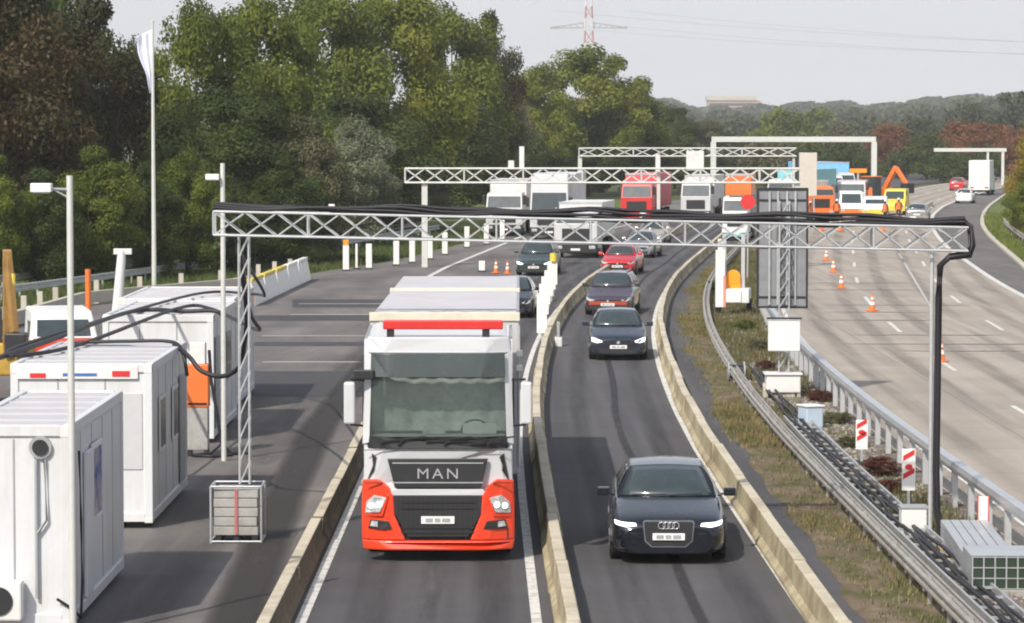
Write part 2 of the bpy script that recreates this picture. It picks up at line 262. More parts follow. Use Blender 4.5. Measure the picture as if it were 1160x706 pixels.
# ------------------------------------------------------------------ mesh kit
class MB:
    def __init__(s): s.v = []; s.f = []; s.fm = []; s.mi = 0
    def add(s, vs, fs, smooth=False):
        o = len(s.v); s.v += [tuple(v) for v in vs]; s.f += [tuple(o + i for i in f) for f in fs]; s.fm += [(s.mi, smooth)] * len(fs); return s
    def box(s, x0, x1, y0, y1, z0, z1, rot=None, at=None):
        vs = [Vector((x, y, z)) for z in (z0, z1) for x, y in ((x0, y0), (x1, y0), (x1, y1), (x0, y1))]
        if rot is not None: vs = [rot @ v for v in vs]
        if at is not None: vs = [v + Vector(at) for v in vs]
        return s.add(vs, [(3, 2, 1, 0), (4, 5, 6, 7), (0, 1, 5, 4), (1, 2, 6, 5), (2, 3, 7, 6), (3, 0, 4, 7)])
    def bar(s, a, b, w, h=None):
        a, b = Vector(a), Vector(b); d = b - a; L = d.length
        if L < 1e-6: return s
        q = d.to_track_quat('Z', 'Y').to_matrix(); h = h or w
        return s.box(-w / 2, w / 2, -h / 2, h / 2, 0, L, q, a)
    def cyl(s, a, b, r, r2=None, n=10, cap=True):
        a, b = Vector(a), Vector(b); d = b - a; q = d.to_track_quat('Z', 'Y').to_matrix(); r2 = r if r2 is None else r2
        vs = []
        for p, rr in ((a, r), (b, r2)):
            for i in range(n):
                t = 2 * PI * i / n; vs.append(p + q @ Vector((rr * math.cos(t), rr * math.sin(t), 0)))
        s.add(vs, [(i, (i + 1) % n, n + (i + 1) % n, n + i) for i in range(n)], True)
        if cap: s.add(vs[:n], [tuple(range(n - 1, -1, -1))]); s.add(vs[n:], [tuple(range(n))])
        return s
    def tube(s, pts, r, n=8):
        P = [Vector(p) for p in pts]; vs = []; up = Vector((0, 0, 1))
        for i, p in enumerate(P):
            d = (P[min(i + 1, len(P) - 1)] - P[max(i - 1, 0)]).normalized()
            x = d.cross(up); x = x.normalized() if x.length > .05 else d.cross(Vector((1, 0, 0))).normalized()
            y = d.cross(x).normalized(); rr = r[i] if isinstance(r, (list, tuple)) else r
            vs += [p + x * rr * math.cos(2 * PI * k / n) + y * rr * math.sin(2 * PI * k / n) for k in range(n)]
        fs = [(i * n + k, i * n + (k + 1) % n, (i + 1) * n + (k + 1) % n, (i + 1) * n + k) for i in range(len(P) - 1) for k in range(n)]
        s.add(vs, fs, True); s.add(vs[:n], [tuple(range(n))]); s.add(vs[-n:], [tuple(range(n - 1, -1, -1))]); return s
    def prism(s, poly, y0, y1, fy=None):
        """polygon in (x,z), front at y0, back at y1; fy(x) bends the front"""
        n = len(poly); g = fy or (lambda x: 0)
        vs = [(x, y0 + g(x), z) for x, z in poly] + [(x, y1 + g(x), z) for x, z in poly]
        fs = [tuple(range(n)), tuple(range(2 * n - 1, n - 1, -1))] + [(i, n + i, n + (i + 1) % n, (i + 1) % n) for i in range(n)]
        return s.add(vs, fs)
    def sweep(s, path, prof, zf=None):
        """profile (x offset, z) swept along plan path of (X,Y)"""
        n = len(prof); vs = []
        for i, p in enumerate(path):
            a = Vector(path[max(i - 1, 0)]); b = Vector(path[min(i + 1, len(path) - 1)]); d = (b - a).normalized(); nx = Vector((d.y, -d.x))
            z0 = zf(i) if zf else 0
            vs += [(p[0] + nx.x * x, p[1] + nx.y * x, z + z0) for x, z in prof]
        fs = [(i * n + k, i * n + (k + 1) % n, (i + 1) * n + (k + 1) % n, (i + 1) * n + k) for i in range(len(path) - 1) for k in range(n)]
        s.add(vs, fs); s.add(vs[:n], [tuple(range(n))]); s.add(vs[-n:], [tuple(range(n - 1, -1, -1))]); return s
    def sheet(s, path_l, path_r, z):
        n = len(path_l); vs = [(x, y, z) for x, y in path_l] + [(x, y, z) for x, y in path_r]
        return s.add(vs, [(i, n + i, n + i + 1, i + 1) for i in range(n - 1)])
    def grid(s, fn, nu, nv, smooth=True):
        vs = [fn(i / nu, j / nv) for j in range(nv + 1) for i in range(nu + 1)]
        fs = [(j * (nu + 1) + i, j * (nu + 1) + i + 1, (j + 1) * (nu + 1) + i + 1, (j + 1) * (nu + 1) + i) for j in range(nv) for i in range(nu)]
        return s.add(vs, fs, smooth)
    def build(s, name, mats, parent=None, bevel=0, fix=True, subsurf=0, label=None):
        me = bpy.data.meshes.new(name); me.from_pydata(s.v, [], s.f)
        if fix:
            bm = bmesh.new(); bm.from_mesh(me); bmesh.ops.recalc_face_normals(bm, faces=bm.faces); bm.to_mesh(me); bm.free()
        me.polygons.foreach_set('use_smooth', [x[1] for x in s.fm]); me.polygons.foreach_set('material_index', [x[0] for x in s.fm])
        for m in (mats if isinstance(mats, (list, tuple)) else [mats]): me.materials.append(A[m] if isinstance(m, str) else m)
        o = bpy.data.objects.new(name, me); COL.objects.link(o)
        if parent: o.parent = parent
        if bevel:
            b = o.modifiers.new('bevel', 'BEVEL'); b.width = bevel; b.segments = 2; b.limit_method = 'ANGLE'; b.angle_limit = R(35)
        if subsurf:
            b = o.modifiers.new('smooth', 'SUBSURF'); b.levels = subsurf; b.render_levels = subsurf
        if label: o['label'] = label
        return o
def thing(name, label, cat, loc=(0, 0, 0), rz=0, group=None):
    o = bpy.data.objects.new(name, None); COL.objects.link(o); o.location = loc; o.rotation_euler = (0, 0, rz); o.empty_display_size = .3
    o['label'] = label; o['category'] = cat
    if group: o['group'] = group
    return o
def tag(o, label=None, cat=None, group=None, kind=None):
    if label: o['label'] = label
    if cat: o['category'] = cat
    if group: o['group'] = group
    if kind: o['kind'] = kind
    return o
def struct(mb, name, m, bevel=0): return tag(mb.build(name, m, None, bevel), kind='structure')
def dup(root, loc=None, rz=None, label=None, scale=None):
    r = root.copy(); COL.objects.link(r)
    if loc is not None: r.location = loc
    if rz is not None: r.rotation_euler = (0, 0, rz)
    if scale is not None: r.scale = scale
    if label: r['label'] = label
    for ch in [c for c in KIDS(root)]:
        c = ch.copy(); COL.objects.link(c); c.parent = r
        for g in KIDS(ch):
            d = g.copy(); COL.objects.link(d); d.parent = c
    return r
def KIDS(o): return [c for c in bpy.data.objects if c.parent == o]
def text(name, body, size, loc, rot, m, parent, ext=.004, sx=1.0):
    cu = bpy.data.curves.new(name, 'FONT'); cu.body = body; cu.size = size; cu.extrude = ext; cu.align_x = 'CENTER'; cu.align_y = 'CENTER'; cu.resolution_u = 2
    t = bpy.data.objects.new(name + '_tmp', cu); me = bpy.data.meshes.new_from_object(t); bpy.data.objects.remove(t)
    me.name = name; me.materials.clear(); me.materials.append(A[m])
    o = bpy.data.objects.new(name, me); COL.objects.link(o); o.location = loc; o.rotation_euler = rot; o.scale = (sx, 1, 1); o.parent = parent
    return o

# ------------------------------------------------------------------ the ground and roads
g = MB(); g.add([(-1900, -150, -.06), (2400, -150, -.06), (2400, 4300, -.06), (-1900, 4300, -.06)], [(0, 1, 2, 3)]); struct(g, 'ground', 'ground')
YS = frange(22, 280, 4) + frange(290, 720, 10)
def off(o, ys=YS): return [(M(y) + (o(y) if callable(o) else o), y) for y in ys]
def strip(name, m, a, b, z, ys=YS): return struct(MB().sheet(off(a, ys), off(b, ys), z), name, m)
# apron left of the lanes: its outer edge follows the low wall and the bollards
EDGE = [(22, -22), (90, -19), (129, -17.2), (140, -12.2), (160, -8.9), (168, -6.9), (178, -5.1), (194, -3.2), (210, -1.2), (240, 3.0), (280, 8.5), (330, 18)]
def edge(y): return interp(y, EDGE)
ysl = frange(22, 330, 4)
struct(MB().sheet([(edge(y) - .6, y) for y in ysl], [(M(y) - 3.7, y) for y in ysl], .0), 'asphalt_apron', 'lot')
strip('left_carriageway', 'asphalt', lambda y: -4.0 if y < 300 else -interp(y, [(300, 4.0), (360, 8.2), (800, 8.2)]), 4.75, .004)
strip('median_strip', 'median', lambda y: interp(y, [(45, 4.3), (60, 4.45), (95, 4.72)] if y < 95 else [(95, 4.72), (300, 4.72)]) + .07 * math.sin(y * 1.3) + .05 * math.sin(y * .37), 8.0, .008, frange(22, 280, 1.5))
EL = lambda y: interp(y, [(100, 19.2), (136, 19.1), (168, 18.5), (190, 18.1), (300, 17.8), (400, 18.6), (700, 19)])
strip('right_carriageway', 'concrete_road', 7.85, EL, .012)
strip('exit_lane', 'shoulder', lambda y: EL(y) - .1, lambda y: interp(y, [(100, 19.9), (136, 20.5), (168, 20.9), (225, 21.4), (265, 21.9), (336, 22.0), (420, 20.0), (700, 19.6)]), .016)
vg = lambda y: interp(y, [(100, 19.9), (136, 20.5), (168, 20.9), (225, 21.4), (265, 21.9), (336, 22.0), (420, 20.0), (700, 19.6)])
struct(MB().sheet(off(lambda y: vg(y) + .1), off(lambda y: vg(y) + 14), .02), 'verge', 'verge')
struct(MB().sheet([(-60, y) for y in ysl], [(edge(y) - .6, y) for y in ysl], -.01), 'grass_bank', 'verge')
struct(MB().sweep(off(lambda y: vg(y) + .08), [(-.15, 0), (.15, 0), (.15, .14), (-.15, .14)]), 'verge_kerb', 'concrete')
# gravel bed between the two guard rails
strip('gravel_bed', 'gravel', lambda y: 5.62 + .06 * math.sin(y * 1.7), 7.8, .014, frange(30, 190, 4))
# dark crosswise bands and tyre-worn bands on the apron
k = MB()
for x0, x1, y0, y1 in ((-9.5, -2.6, 118, 121.5), (-8.8, -4.4, 127, 133), (-9.6, -2.9, 104, 106.0), (-8.4, -3.9, 84, 93)):
    k.add([(x0, y0, .0065), (x1, y0, .0065), (x1 + .3, y1, .0065), (x0 - .4, y1, .0065)], [(0, 1, 2, 3)])
struct(k, 'dark_bands', 'dark_band')
def track(name, m, cf, wd, y0, y1, z, step=2.0):
    ys = frange(y0, y1, step); vs = []; al = []
    for i, y in enumerate(ys):
        e = min(1, i / 3, (len(ys) - 1 - i) / 3)
        for u, a_ in ((-.5, 0), (-.22, 1), (.22, 1), (.5, 0)): vs.append((cf(y) + u * wd, y, z)); al.append(a_ * e)
    fs = [(i * 4 + k_, i * 4 + k_ + 1, i * 4 + k_ + 5, i * 4 + k_ + 4) for i in range(len(ys) - 1) for k_ in range(3)]
    me = bpy.data.meshes.new(name); me.from_pydata(vs, [], fs); at = me.attributes.new('edge', 'FLOAT', 'POINT'); at.data.foreach_set('value', al)
    me.materials.append(A[m]); o = bpy.data.objects.new(name, me); COL.objects.link(o); tag(o, kind='structure')
for i, (o_, wd) in enumerate(((-2.85, .75), (-1.05, .75), (1.05, .6), (2.75, .6))): track('tyre_tracks', 'rubber_film', lambda y, o_=o_: M(y) + o_, wd, 24, 250, .0085 + i * .0004)
track('oil_drip_line', 'oil_film', lambda y: M(y) - 1.95, .5, 24, 240, .0107); A['seam_film'] = film('dark_seam', (.028, .026, .028), .25, .5, .75, (1, .15, 1)); track('road_seam', 'seam_film', lambda y: M(y) + 2.0 + .06 * math.sin(y * .23), .22, 24, 240, .0111)
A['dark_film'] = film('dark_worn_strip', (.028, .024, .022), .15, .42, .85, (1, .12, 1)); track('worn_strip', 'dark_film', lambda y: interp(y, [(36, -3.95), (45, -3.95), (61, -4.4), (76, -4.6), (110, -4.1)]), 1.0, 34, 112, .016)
track('tyre_tracks', 'rubber_film', lambda y: interp(y, [(36, -5.3), (60, -5.6), (80, -5.2), (120, -4.0), (150, -2.5)]), 1.6, 34, 150, .0035)
track('dust_streak', 'dust_film', lambda y: interp(y, [(36, -4.6), (60, -5.1), (80, -6.0), (130, -6.5)]), 2.6, 50, 140, .0049)
track('dust_streak', 'dust_film', lambda y: M(y) + 8.25, .8, 30, 230, .0165)
for i, o_ in enumerate((9.6, 11.2, 13.2, 14.9, 16.7, 18.0)): track('tyre_tracks', 'faint_film', lambda y, o_=o_: M(y) + o_, .8, 60, 420, .0172 + i * .0003, 4)
# painted lines
def line(mb, o, wd, y0, y1, z=.012, absx=None):
    ys = frange(y0, y1, 3)
    c = [((absx(y) if absx else M(y) + o), y) for y in ys]
    mb.sheet([(x - wd / 2, y) for x, y in c], [(x + wd / 2, y) for x, y in c], z)
pl = MB()
line(pl, 0, .16, 25, 150, absx=lambda y: M(y) - 3.62 if y > 75 else -3.02)
line(pl, -.42, .15, 25, 330); line(pl, 3.50, .15, 25, 330)
line(pl, 0, .26, 150, 290, absx=lambda y: interp(y, [(150, -4.3), (165, -3.4), (219, 1.1), (290, 13.5)]))
line(pl, 0, .18, 165, 300, absx=lambda y: interp(y, [(165, 1.2), (219, 5.5), (290, 16)]))
struct(pl, 'road_markings', 'paint')
pr = MB()
line(pr, 8.5, .16, 25, 600, .02); line(pr, 0, .28, 60, 600, .02, absx=lambda y: M(y) + EL(y) - .15)
for i in range(28):
    y = 93 - 54 + 18 * i
    line(pr, 12.15, .15, y, y + 6, .02)
    line(pr, 15.85, .15, y + 1, y + 7, .02)
struct(pr, 'lane_markings', 'paint')
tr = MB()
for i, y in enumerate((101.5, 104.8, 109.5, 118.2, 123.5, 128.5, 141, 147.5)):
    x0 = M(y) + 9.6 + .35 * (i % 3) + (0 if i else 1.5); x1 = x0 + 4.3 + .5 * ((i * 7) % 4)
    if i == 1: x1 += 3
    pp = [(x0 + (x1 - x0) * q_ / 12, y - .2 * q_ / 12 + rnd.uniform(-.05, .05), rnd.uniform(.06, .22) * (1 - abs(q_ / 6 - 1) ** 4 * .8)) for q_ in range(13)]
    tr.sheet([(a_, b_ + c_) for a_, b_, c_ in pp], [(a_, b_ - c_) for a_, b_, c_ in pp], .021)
struct(tr, 'cross_strips', 'tar')  # dark crosswise strips over the concrete carriageway
lp = MB()
for y, x0, x1 in ((109, -8.6, -3.4), (96.5, -7.6, -3.4), (121.8, -8.5, -2.7), (129.5, -8.7, -2.0)):
    lp.add([(x0, y, .011), (x1, y, .011), (x1, y + .3, .011), (x0, y + .3, .011)], [(0, 1, 2, 3)])
struct(lp, 'apron_markings', 'concrete')

# ------------------------------------------------------------------ concrete safety walls
JP = [(-.19, 0), (.19, 0), (.19, .08), (.12, .18), (.09, .52), (-.09, .52), (-.12, .18), (-.19, .08)]
def wall(name, label, cat, pathf, y0, y1, m, prof=None, seg=6.0, group=None, side=None):
    prof = prof or JP
    t = thing(name, label, cat, (pathf(y0), y0, 0), 0, group)
    y = y0; i = 0
    while y < y1 - 1:
        e = min(y + seg, y1); ys = frange(y + .03, e - .03, 3)
        dz = rnd.uniform(-.012, .012); jx = rnd.uniform(-.018, .018)
        mb = MB().sweep([(pathf(q) - pathf(y0) + jx, q - y0) for q in ys], [(x, z + (dz if z > .1 else 0)) for x, z in prof])
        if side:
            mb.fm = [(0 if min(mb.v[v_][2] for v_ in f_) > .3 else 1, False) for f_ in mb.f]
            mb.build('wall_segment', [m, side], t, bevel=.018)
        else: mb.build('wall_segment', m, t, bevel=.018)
        if y > y0: MB().box(-.1, .1, -.05, .05, .1, .40, at=(pathf(y) - pathf(y0), y - y0, 0)).build('joint_plate', 'galv_old', t)
        y = e; i += 1
    return t
wall('concrete_barrier', 'low concrete barrier on the left edge of the truck lane, dark brown face', 'barrier', lambda y: -3.33 if y < 74 else -3.33 + (M(y) - M(74)), 24, 104, 'barrier_top', prof=[(x, z * .84) for x, z in JP], side='barrier_dark')
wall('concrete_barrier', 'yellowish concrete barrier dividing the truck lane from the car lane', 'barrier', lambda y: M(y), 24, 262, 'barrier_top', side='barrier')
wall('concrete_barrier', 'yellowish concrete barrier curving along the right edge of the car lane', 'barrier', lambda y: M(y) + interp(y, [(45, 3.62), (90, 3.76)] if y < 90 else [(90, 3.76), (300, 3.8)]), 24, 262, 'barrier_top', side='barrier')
# low far wall at the end of the apron
t = thing('concrete_kerb_wall', 'long low beige wall with short posts at the far edge of the apron', 'wall', (-17, 125, 0))
ysw = frange(95, 152, 3)
MB().sweep([(edge(y) - .1 + 17, y - 125) for y in ysw], [(-.12, .1), (.12, .1), (.12, .55), (-.12, .55)]).build('rail_beam', 'concrete', t)
for y in frange(96, 152, 3.2):
    MB().box(-.1, .1, -.1, .1, 0, .95, at=(edge(y) - .4 + 17, y - 125, 0)).build('post', 'concrete', t)

# ------------------------------------------------------------------ guard rails
def guard(label, fx, y0, y1, side=1, m='galv', sp=2.0, double=False, h=.75, postw=.1, bs=1.0):
    t = thing('guard_rail', label, 'guard rail', (fx(y0), y0, 0))
    ys = frange(y0, y1, 3)
    w = [(0, -.155), (.045, -.13), (.045, -.07), (-.01, -.03), (-.01, .03), (.045, .07), (.045, .13), (0, .155), (-.02, .155), (.02, .12), (.02, .08), (-.035, .03), (-.035, -.03), (.02, -.07), (.02, -.13), (-.02, -.155)]
    for s in ((1, -1) if double else (side,)):
        MB().sweep([(fx(q) - fx(y0) + s * .075, q - y0) for q in ys], [(x * s, z * bs + h - .155 * bs) for x, z in w]).build('rail', m, t)
    n = 0
    for y in frange(y0 + 1, y1 - 1, sp):
        if n < 98:
            MB().box(-.03, .03, -postw / 2, postw / 2, 0, h - .02, at=(fx(y) - fx(y0), y - y0, 0)).box(-.10 if side < 0 or double else 0, .10 if side > 0 or double else 0, -.04, .04, h - .25, h - .1, at=(fx(y) - fx(y0), y - y0, 0)).build('post', m, t)
        n += 1
    return t
guard('weathered double steel guard rail between the grassy strip and the gravel bed', lambda y: M(y) + 5.45, 30, 215, -1, 'galv_old', 2.0, True, .45, .08, .62)
# the parapet-like rail on the edge of the concrete carriageway
t = thing('guard_rail', 'bright blue-white steel guard rail on tall pale posts along the concrete carriageway', 'guard rail', (M(30) + 7.62, 30, 0))
fx = lambda y: M(y) + 7.62
ys = frange(30, 190, 3)
MB().sweep([(fx(q) - fx(30), q - 30) for q in ys], [(-.09, .72), (.09, .72), (.11, .80), (.09, .90), (-.09, .90), (-.11, .80)]).build('rail', 'galv', t)
for y in frange(31, 189, 2):
    MB().box(-.055, .055, -.06, .06, 0, .72, at=(fx(y) - fx(30), y - 30, 0)).build('post', 'alu', t)
guard('grey steel guard rail in front of the dark trees beyond the apron', lambda y: interp(y, [(100, -27), (140, -18.5), (175, -11.5), (215, -5)]), 104, 215, 1, 'galv')
guard('second grey guard rail half hidden in the grass at the foot of the trees', lambda y: interp(y, [(100, -31), (150, -20), (185, -13.5), (225, -6)]), 110, 225, 1, 'galv_old', 4)
guard('short guard rail on the grass verge at the right edge beside the exit lane', lambda y: M(y) + vg(y) + 1.6, 150, 232, -1, 'galv_old', 4)

# ------------------------------------------------------------------ gantries
def truss(mb, L, dx, dz, bay, r=.022, br=.012, cross=True, slope=0.0):
    """box truss along +X from 0 to L, depth dz, width dx; slope: height change over L"""
    for y in (-dx / 2, dx / 2):
        for z in (0, dz): mb.cyl((0, y, z), (L, y, z + slope), r, n=6)
    n = max(1, round(L / bay)); b = L / n
    for i in range(n):
        s0, s1 = slope * i / n, slope * (i + 1) / n
        for y in (-dx / 2, dx / 2):
            mb.bar((i * b, y, s0), ((i + 1) * b, y, dz + s1), br * 2)
            if cross: mb.bar((i * b, y, dz + s0), ((i + 1) * b, y, s1), br * 2)
        if i % 3 == 0:
            for y in (-dx / 2, dx / 2): mb.cyl((i * b, y, s0), (i * b, y, dz + s0), r * .8, n=5)
            mb.bar((i * b, -dx / 2, s0), (i * b, dx / 2, s0), br * 2); mb.bar((i * b, -dx / 2, dz + s0), (i * b, dx / 2, dz + s0), br * 2)
    return mb
def mast(mb, h, w, bay=.5, r=.02):
    for x, y in ((-w, -w), (w, -w), (w, w), (-w, w)): mb.cyl((x, y, 0), (x, y, h), r, n=6)
    n = max(1, round(h / bay)); b = h / n
    for i in range(n):
        for s in (-1, 1):
            mb.bar((-w, s * w, i * b), (w, s * w, (i + 1) * b), r * 1.1); mb.bar((s * w, -w, i * b), (s * w, w, (i + 1) * b), r * 1.1)
    return mb
YG = 54.3
xl, xr = ax(243, YG, 5.3), ax(1095, YG, 5.1)
zl, zr = az(266, YG), az(284, YG)
t = thing('measuring_gantry', 'white lattice truss gantry spanning the whole foreground above the truck and black car', 'gantry', (xl, YG, 0))
b = MB(); truss(b, xr - xl, .40, .40, .53, .024, .010, True, zr - zl)
bo = b.build('truss_beam', 'alu', t); bo.location = (0, 0, zl)
xleg = ax(277, YG, 3) - xl; xrl = ax(1055, YG, 3) - xl
lm = MB(); mast(lm, zl - .98, .085, .4, .018); lo = lm.build('leg', 'alu', t); lo.location = (xleg, 0, .98)
MB().cyl((0, 0, 0), (0, 0, zr + .01), .038, n=12).box(-.2, .2, -.2, .2, 0, .03).bar((-.0, 0, zr - 1), (-.6, 0, zr - .0), .035).build('leg', 'alu', t).location = (xrl, 0, 0)
mid = ax(842, YG, 5) - xl
# cables on top of the beam, running down the right leg
cb = MB()
L = xr - xl
for j in range(7):
    pts = []
    for i in range(41):
        q = i / 40; sag = -.03 * math.sin(PI * q * 8) ** 2
        thick = interp(q, [(0, .25), (.3, .7), (.5, 1), (1, 1)])
        a = 2 * PI * j / 7
        pts.append((.0 + q * (L - .05), -.1 + .075 * thick * math.cos(a), zl + .50 + (zr - zl) * q + sag + .075 * thick * math.sin(a) + .03 * math.sin(q * 23 + j)))
    cb.tube(pts, .030, 6)
cb.build('cable_bundle', 'cable', t)
cd_ = MB()
for j in range(4):
    o_ = .034 * math.cos(j * PI / 2); o2 = .034 * math.sin(j * PI / 2)
    P = [(L - .1, -.1 + o_, zr + .52 + o2), (L + .04 + o2, -.1 + o_, zr + .42), (L + .08 + o2, -.12 + o_, zr + .1), (L + .02 + o2, -.14 + o_, zr - .06 - o2), (xrl + .28, -.14 + o_, zr - .10 - o2), (xrl + .12 + o2, -.14 + o_, zr - .25), (xrl + .10 + o2, -.13 + o_, zr - .8), (xrl + .09 + o2, -.13 + o_, 2.6), (xrl + .08 + o2, -.13 + o_, 1.2), (xrl + .10 + o2, -.14 + o_, .5), (xrl + .2 + o2, -.2 + o_, .05)]
    cd_.tube(P, .028, 7)
cd_.build('cable_drop', 'cable', t)
for q in (.155, .53, .57, .72, .93):
    MB().box(-.05, .05, -.06, .06, 0, .14).cyl((0, -.06, .07), (0, -.11, .07), .03, n=8).build('sensor', 'white_plastic', t).location = (q * L, .2, zl + .42 + (zr - zl) * q)
# ballast pile under the left leg
p0 = gp(270, 612)
bb = thing('ballast_block', 'pile of pale grey concrete ballast slabs at the foot of the left gantry leg', 'ballast', (p0.x, YG, 0))
for i in range(5):
    MB().box(-.38, .38, -.36, .36, 0, .15, Matrix.Rotation(R(rnd.uniform(-3, 3)), 3, 'Z'), (rnd.uniform(-.015, .015), 0, .13 + .16 * i)).build('slab', 'slab_grey', bb, bevel=.015)
MB().box(-.36, -.26, -.34, .34, 0, .13).box(.26, .36, -.34, .34, 0, .13).box(-.05, .05, -.34, .34, 0, .13).build('skid', 'dark', bb)
fr = MB()
for sx in (-.43, .43):
    for sy in (-.4, .4): fr.cyl((sx, sy, 0), (sx, sy, .98), .02, n=6)
    fr.cyl((sx, -.4, .97), (sx, .4, .97), .02, n=6); fr.cyl((sx, -.4, .03), (sx, .4, .03), .02, n=6)
for sy in (-.4, .4): fr.cyl((-.43, sy, .97), (.43, sy, .97), .02, n=6); fr.cyl((-.43, sy, .03), (.43, sy, .03), .02, n=6)
fr.build('frame', 'galv', bb)
MB().box(-.025, .025, -.385, -.375, .15, .92).build('strap', mat('faded_red', (.42, .13, .13), .7), bb)

# second gantry: truss over the left carriageway far behind
def big_gantry(label, Y, px0, px1, ybot, ytop, legs, m='pole', bay=.8, posts=(), thin=False, pan=()):
    x0 = ax(px0, Y, 5); x1 = ax(px1, Y, 5); zb, zt = az(ybot, Y), az(ytop, Y)
    t = thing('road_gantry', label, 'gantry', (x0, Y, 0))
    b = MB()
    if thin: b.box(0, x1 - x0, -.25, .25, zb, zt)
    else:
        truss(b, x1 - x0, .5, zt - zb, bay, .06, .03, True); 
    o = b.build('beam', m, t, bevel=.02 if thin else 0)
    if not thin: o.location = (0, 0, zb)
    for px, wd in legs:
        MB().box(-wd / 2, wd / 2, -wd / 2, wd / 2, 0, zb - .002).build('leg', m, t, bevel=.01).location = (ax(px, Y, 4) - x0, 0, 0)
    for px, yt, wd in posts:
        MB().box(-wd / 2, wd / 2, -wd / 2, wd / 2, zt + .005, az(yt, Y)).build('antenna_post', 'white', t).location = (ax(px, Y, 5) - x0, 0, 0)
    for px, wd, y0, y1 in pan:
        MB().box(-wd / 2, wd / 2, -.5, -.32, az(y1, Y), az(y0, Y)).build('sign_panel', 'white', t, bevel=.02).location = (ax(px, Y, 5) - x0, 0, 0)
    return t
big_gantry('pale lattice gantry reaching over the white lorries behind the foreground gantry', 165, 459, 905, 207, 191, [(481, .3), (903, .3)], posts=[(591, 166, .25), (579, 182, .3)], bay=1.0)
big_gantry('long flat white gantry behind the lattice one, above the red lorry', 236, 656, 902, 177, 168, [(657, .3), (746, .25), (900, .3)], posts=[], bay=1.4, pan=[(787, 1.3, 171, 193), (745, .35, 175, 195)])
big_gantry('tall thin white portal frame over the roadworks, farthest of the big ones', 300, 806, 992, 161, 155, [(808, .5), (990, .5)], thin=True)
big_gantry('small white portal over the distant right carriageway in front of autumn trees', 420, 1058, 1140, 172, 168, [(1119, .3), (1136, .35)], thin=True)

# ------------------------------------------------------------------ site containers on the left
def container(label, x1, y0, w, l, h, kind, rz=0.0):
    t = thing('site_container', label, 'container', (x1 - w / 2, y0 + l / 2, 0), rz, 'white site containers on the apron')
    hw, hl = w / 2, l / 2
    b = MB(); b.box(-hw + .03, hw - .03, -hl + .03, hl - .03, .2, h - .08)
    b.build('wall', 'container', t)
    f = MB()
    for sx in (-1, 1):
        for sy in (-1, 1): f.box(sx * hw - .07, sx * hw + .07, sy * hl - .07, sy * hl + .07, .1, h - .02, at=(-sx * .07, -sy * .07, 0))
    for z0, z1 in ((.12, .28), (h - .16, h)):
        for sx in (-1, 1): f.box(sx * (hw - .05) - .055, sx * (hw - .05) + .055, -hl + .135, hl - .135, z0, z1)
        for sy in (-1, 1): f.box(-hw + .135, hw - .135, sy * (hl - .05) - .055, sy * (hl - .05) + .055, z0, z1)
    f.build('frame', 'container', t, bevel=.012)
    # panel seams
    s = MB(); n = int(l / 1.15)
    for i in range(1, n):
        y = -hl + l * i / n; s.box(hw - .032, hw - .022, y - .012, y + .012, .3, h - .2)
    for i in range(1, 3 if w > 2 else 2):
        x = -hw + w * i / (3 if w > 2 else 2); s.box(x - .012, x + .012, -hl + .02, -hl + .032, .3, h - .2)
    s.build('panel_seam', 'grey', t)
    r = MB(); r.box(-hw + .1, hw - .1, -hl + .1, hl - .1, h - .08, h - .03)
    for i in range(1, 6): r.box(-hw + .12, hw - .12, -hl + l * i / 6 - .03, -hl + l * i / 6 + .03, h - .03, h - .005)
    r.build('roof', 'tarp', t)
    for x_ in (-hw + .25, hw - .3):
        for y_ in (-hl + .4, hl - .4): MB().box(-.2, .2, -.2, .2, 0, .1, at=(x_, y_, 0)).build('support_block', 'dark', t)
    for sx in (-1, 1):
        for z in (.1, h - .1):
            MB().box(sx * (hw - .075) - .075, sx * (hw - .075) + .075, -hl - .006, -hl + .1, z - .075 if z > 1 else z, z + .09).build('corner_casting', 'white', t, bevel=.01)
    return t, hw, hl
c1, hw, hl = container('nearest white container with a round vent and a framed poster on its side', -6.15, 44.1, 1.6, 6.0, 2.93, 0)
v = MB().cyl((0, 0, 0), (0, -.06, 0), .16, n=20).build('vent', 'grey', c1); v.location = (hw - .42, -hl + .03, 2.62)
MB().cyl((0, -.005, 0), (0, -.03, 0), .11, n=20).build('vent_grille', 'dark', v).location = (0, -.06, 0)
MB().tube([(hw - .48, -hl - .02, 2.45), (hw - .48, -hl - .03, .5)], .025).tube([(hw - .36, -hl - .02, 2.45), (hw - .34, -hl - .03, 1.6), (hw - .48, -hl - .03, 1.4)], .02).build('downpipe', 'grey', c1)
ac = MB().box(-.32, .32, -.28, 0, 0, .55).build('air_conditioner', 'white', c1, bevel=.03); ac.location = (hw - .98, -hl - .01, .22)
MB().cyl((0, 0, 0), (0, -.02, 0), .2, n=24).build('fan_grille', 'dark', ac).location = (.0, -.281, .28)
pf = MB().box(0, .03, -.55, .55, 0, 1.15).build('poster_frame', 'white', c1, bevel=.008); pf.location = (hw + .0, -.35, 1.3)
MB().box(0, .006, -.42, .42, 0, .98).build('poster', two('poster_print', [(.35, (.08, .12, .28)), (.5, (.35, .3, .38)), (.62, (.55, .45, .42)), (.7, (.15, .1, .15))], 2.2, 3, bump=0), pf).location = (.031, 0, .085)
MB().box(0, .05, -1.55, -.85, .3, 2.4).build('door', 'container', c1, bevel=.01).location = (hw - .02, 0, 0)
MB().tube([(hw + .02, -2.3, 2.5), (hw + .05, -2.35, 1.5), (hw + .04, -2.2, .6), (hw + .06, -2.5, .15), (hw + .02, -3.02, .35), (hw - .2, -3.06, .5)], .02).build('cable', 'cable', c1)

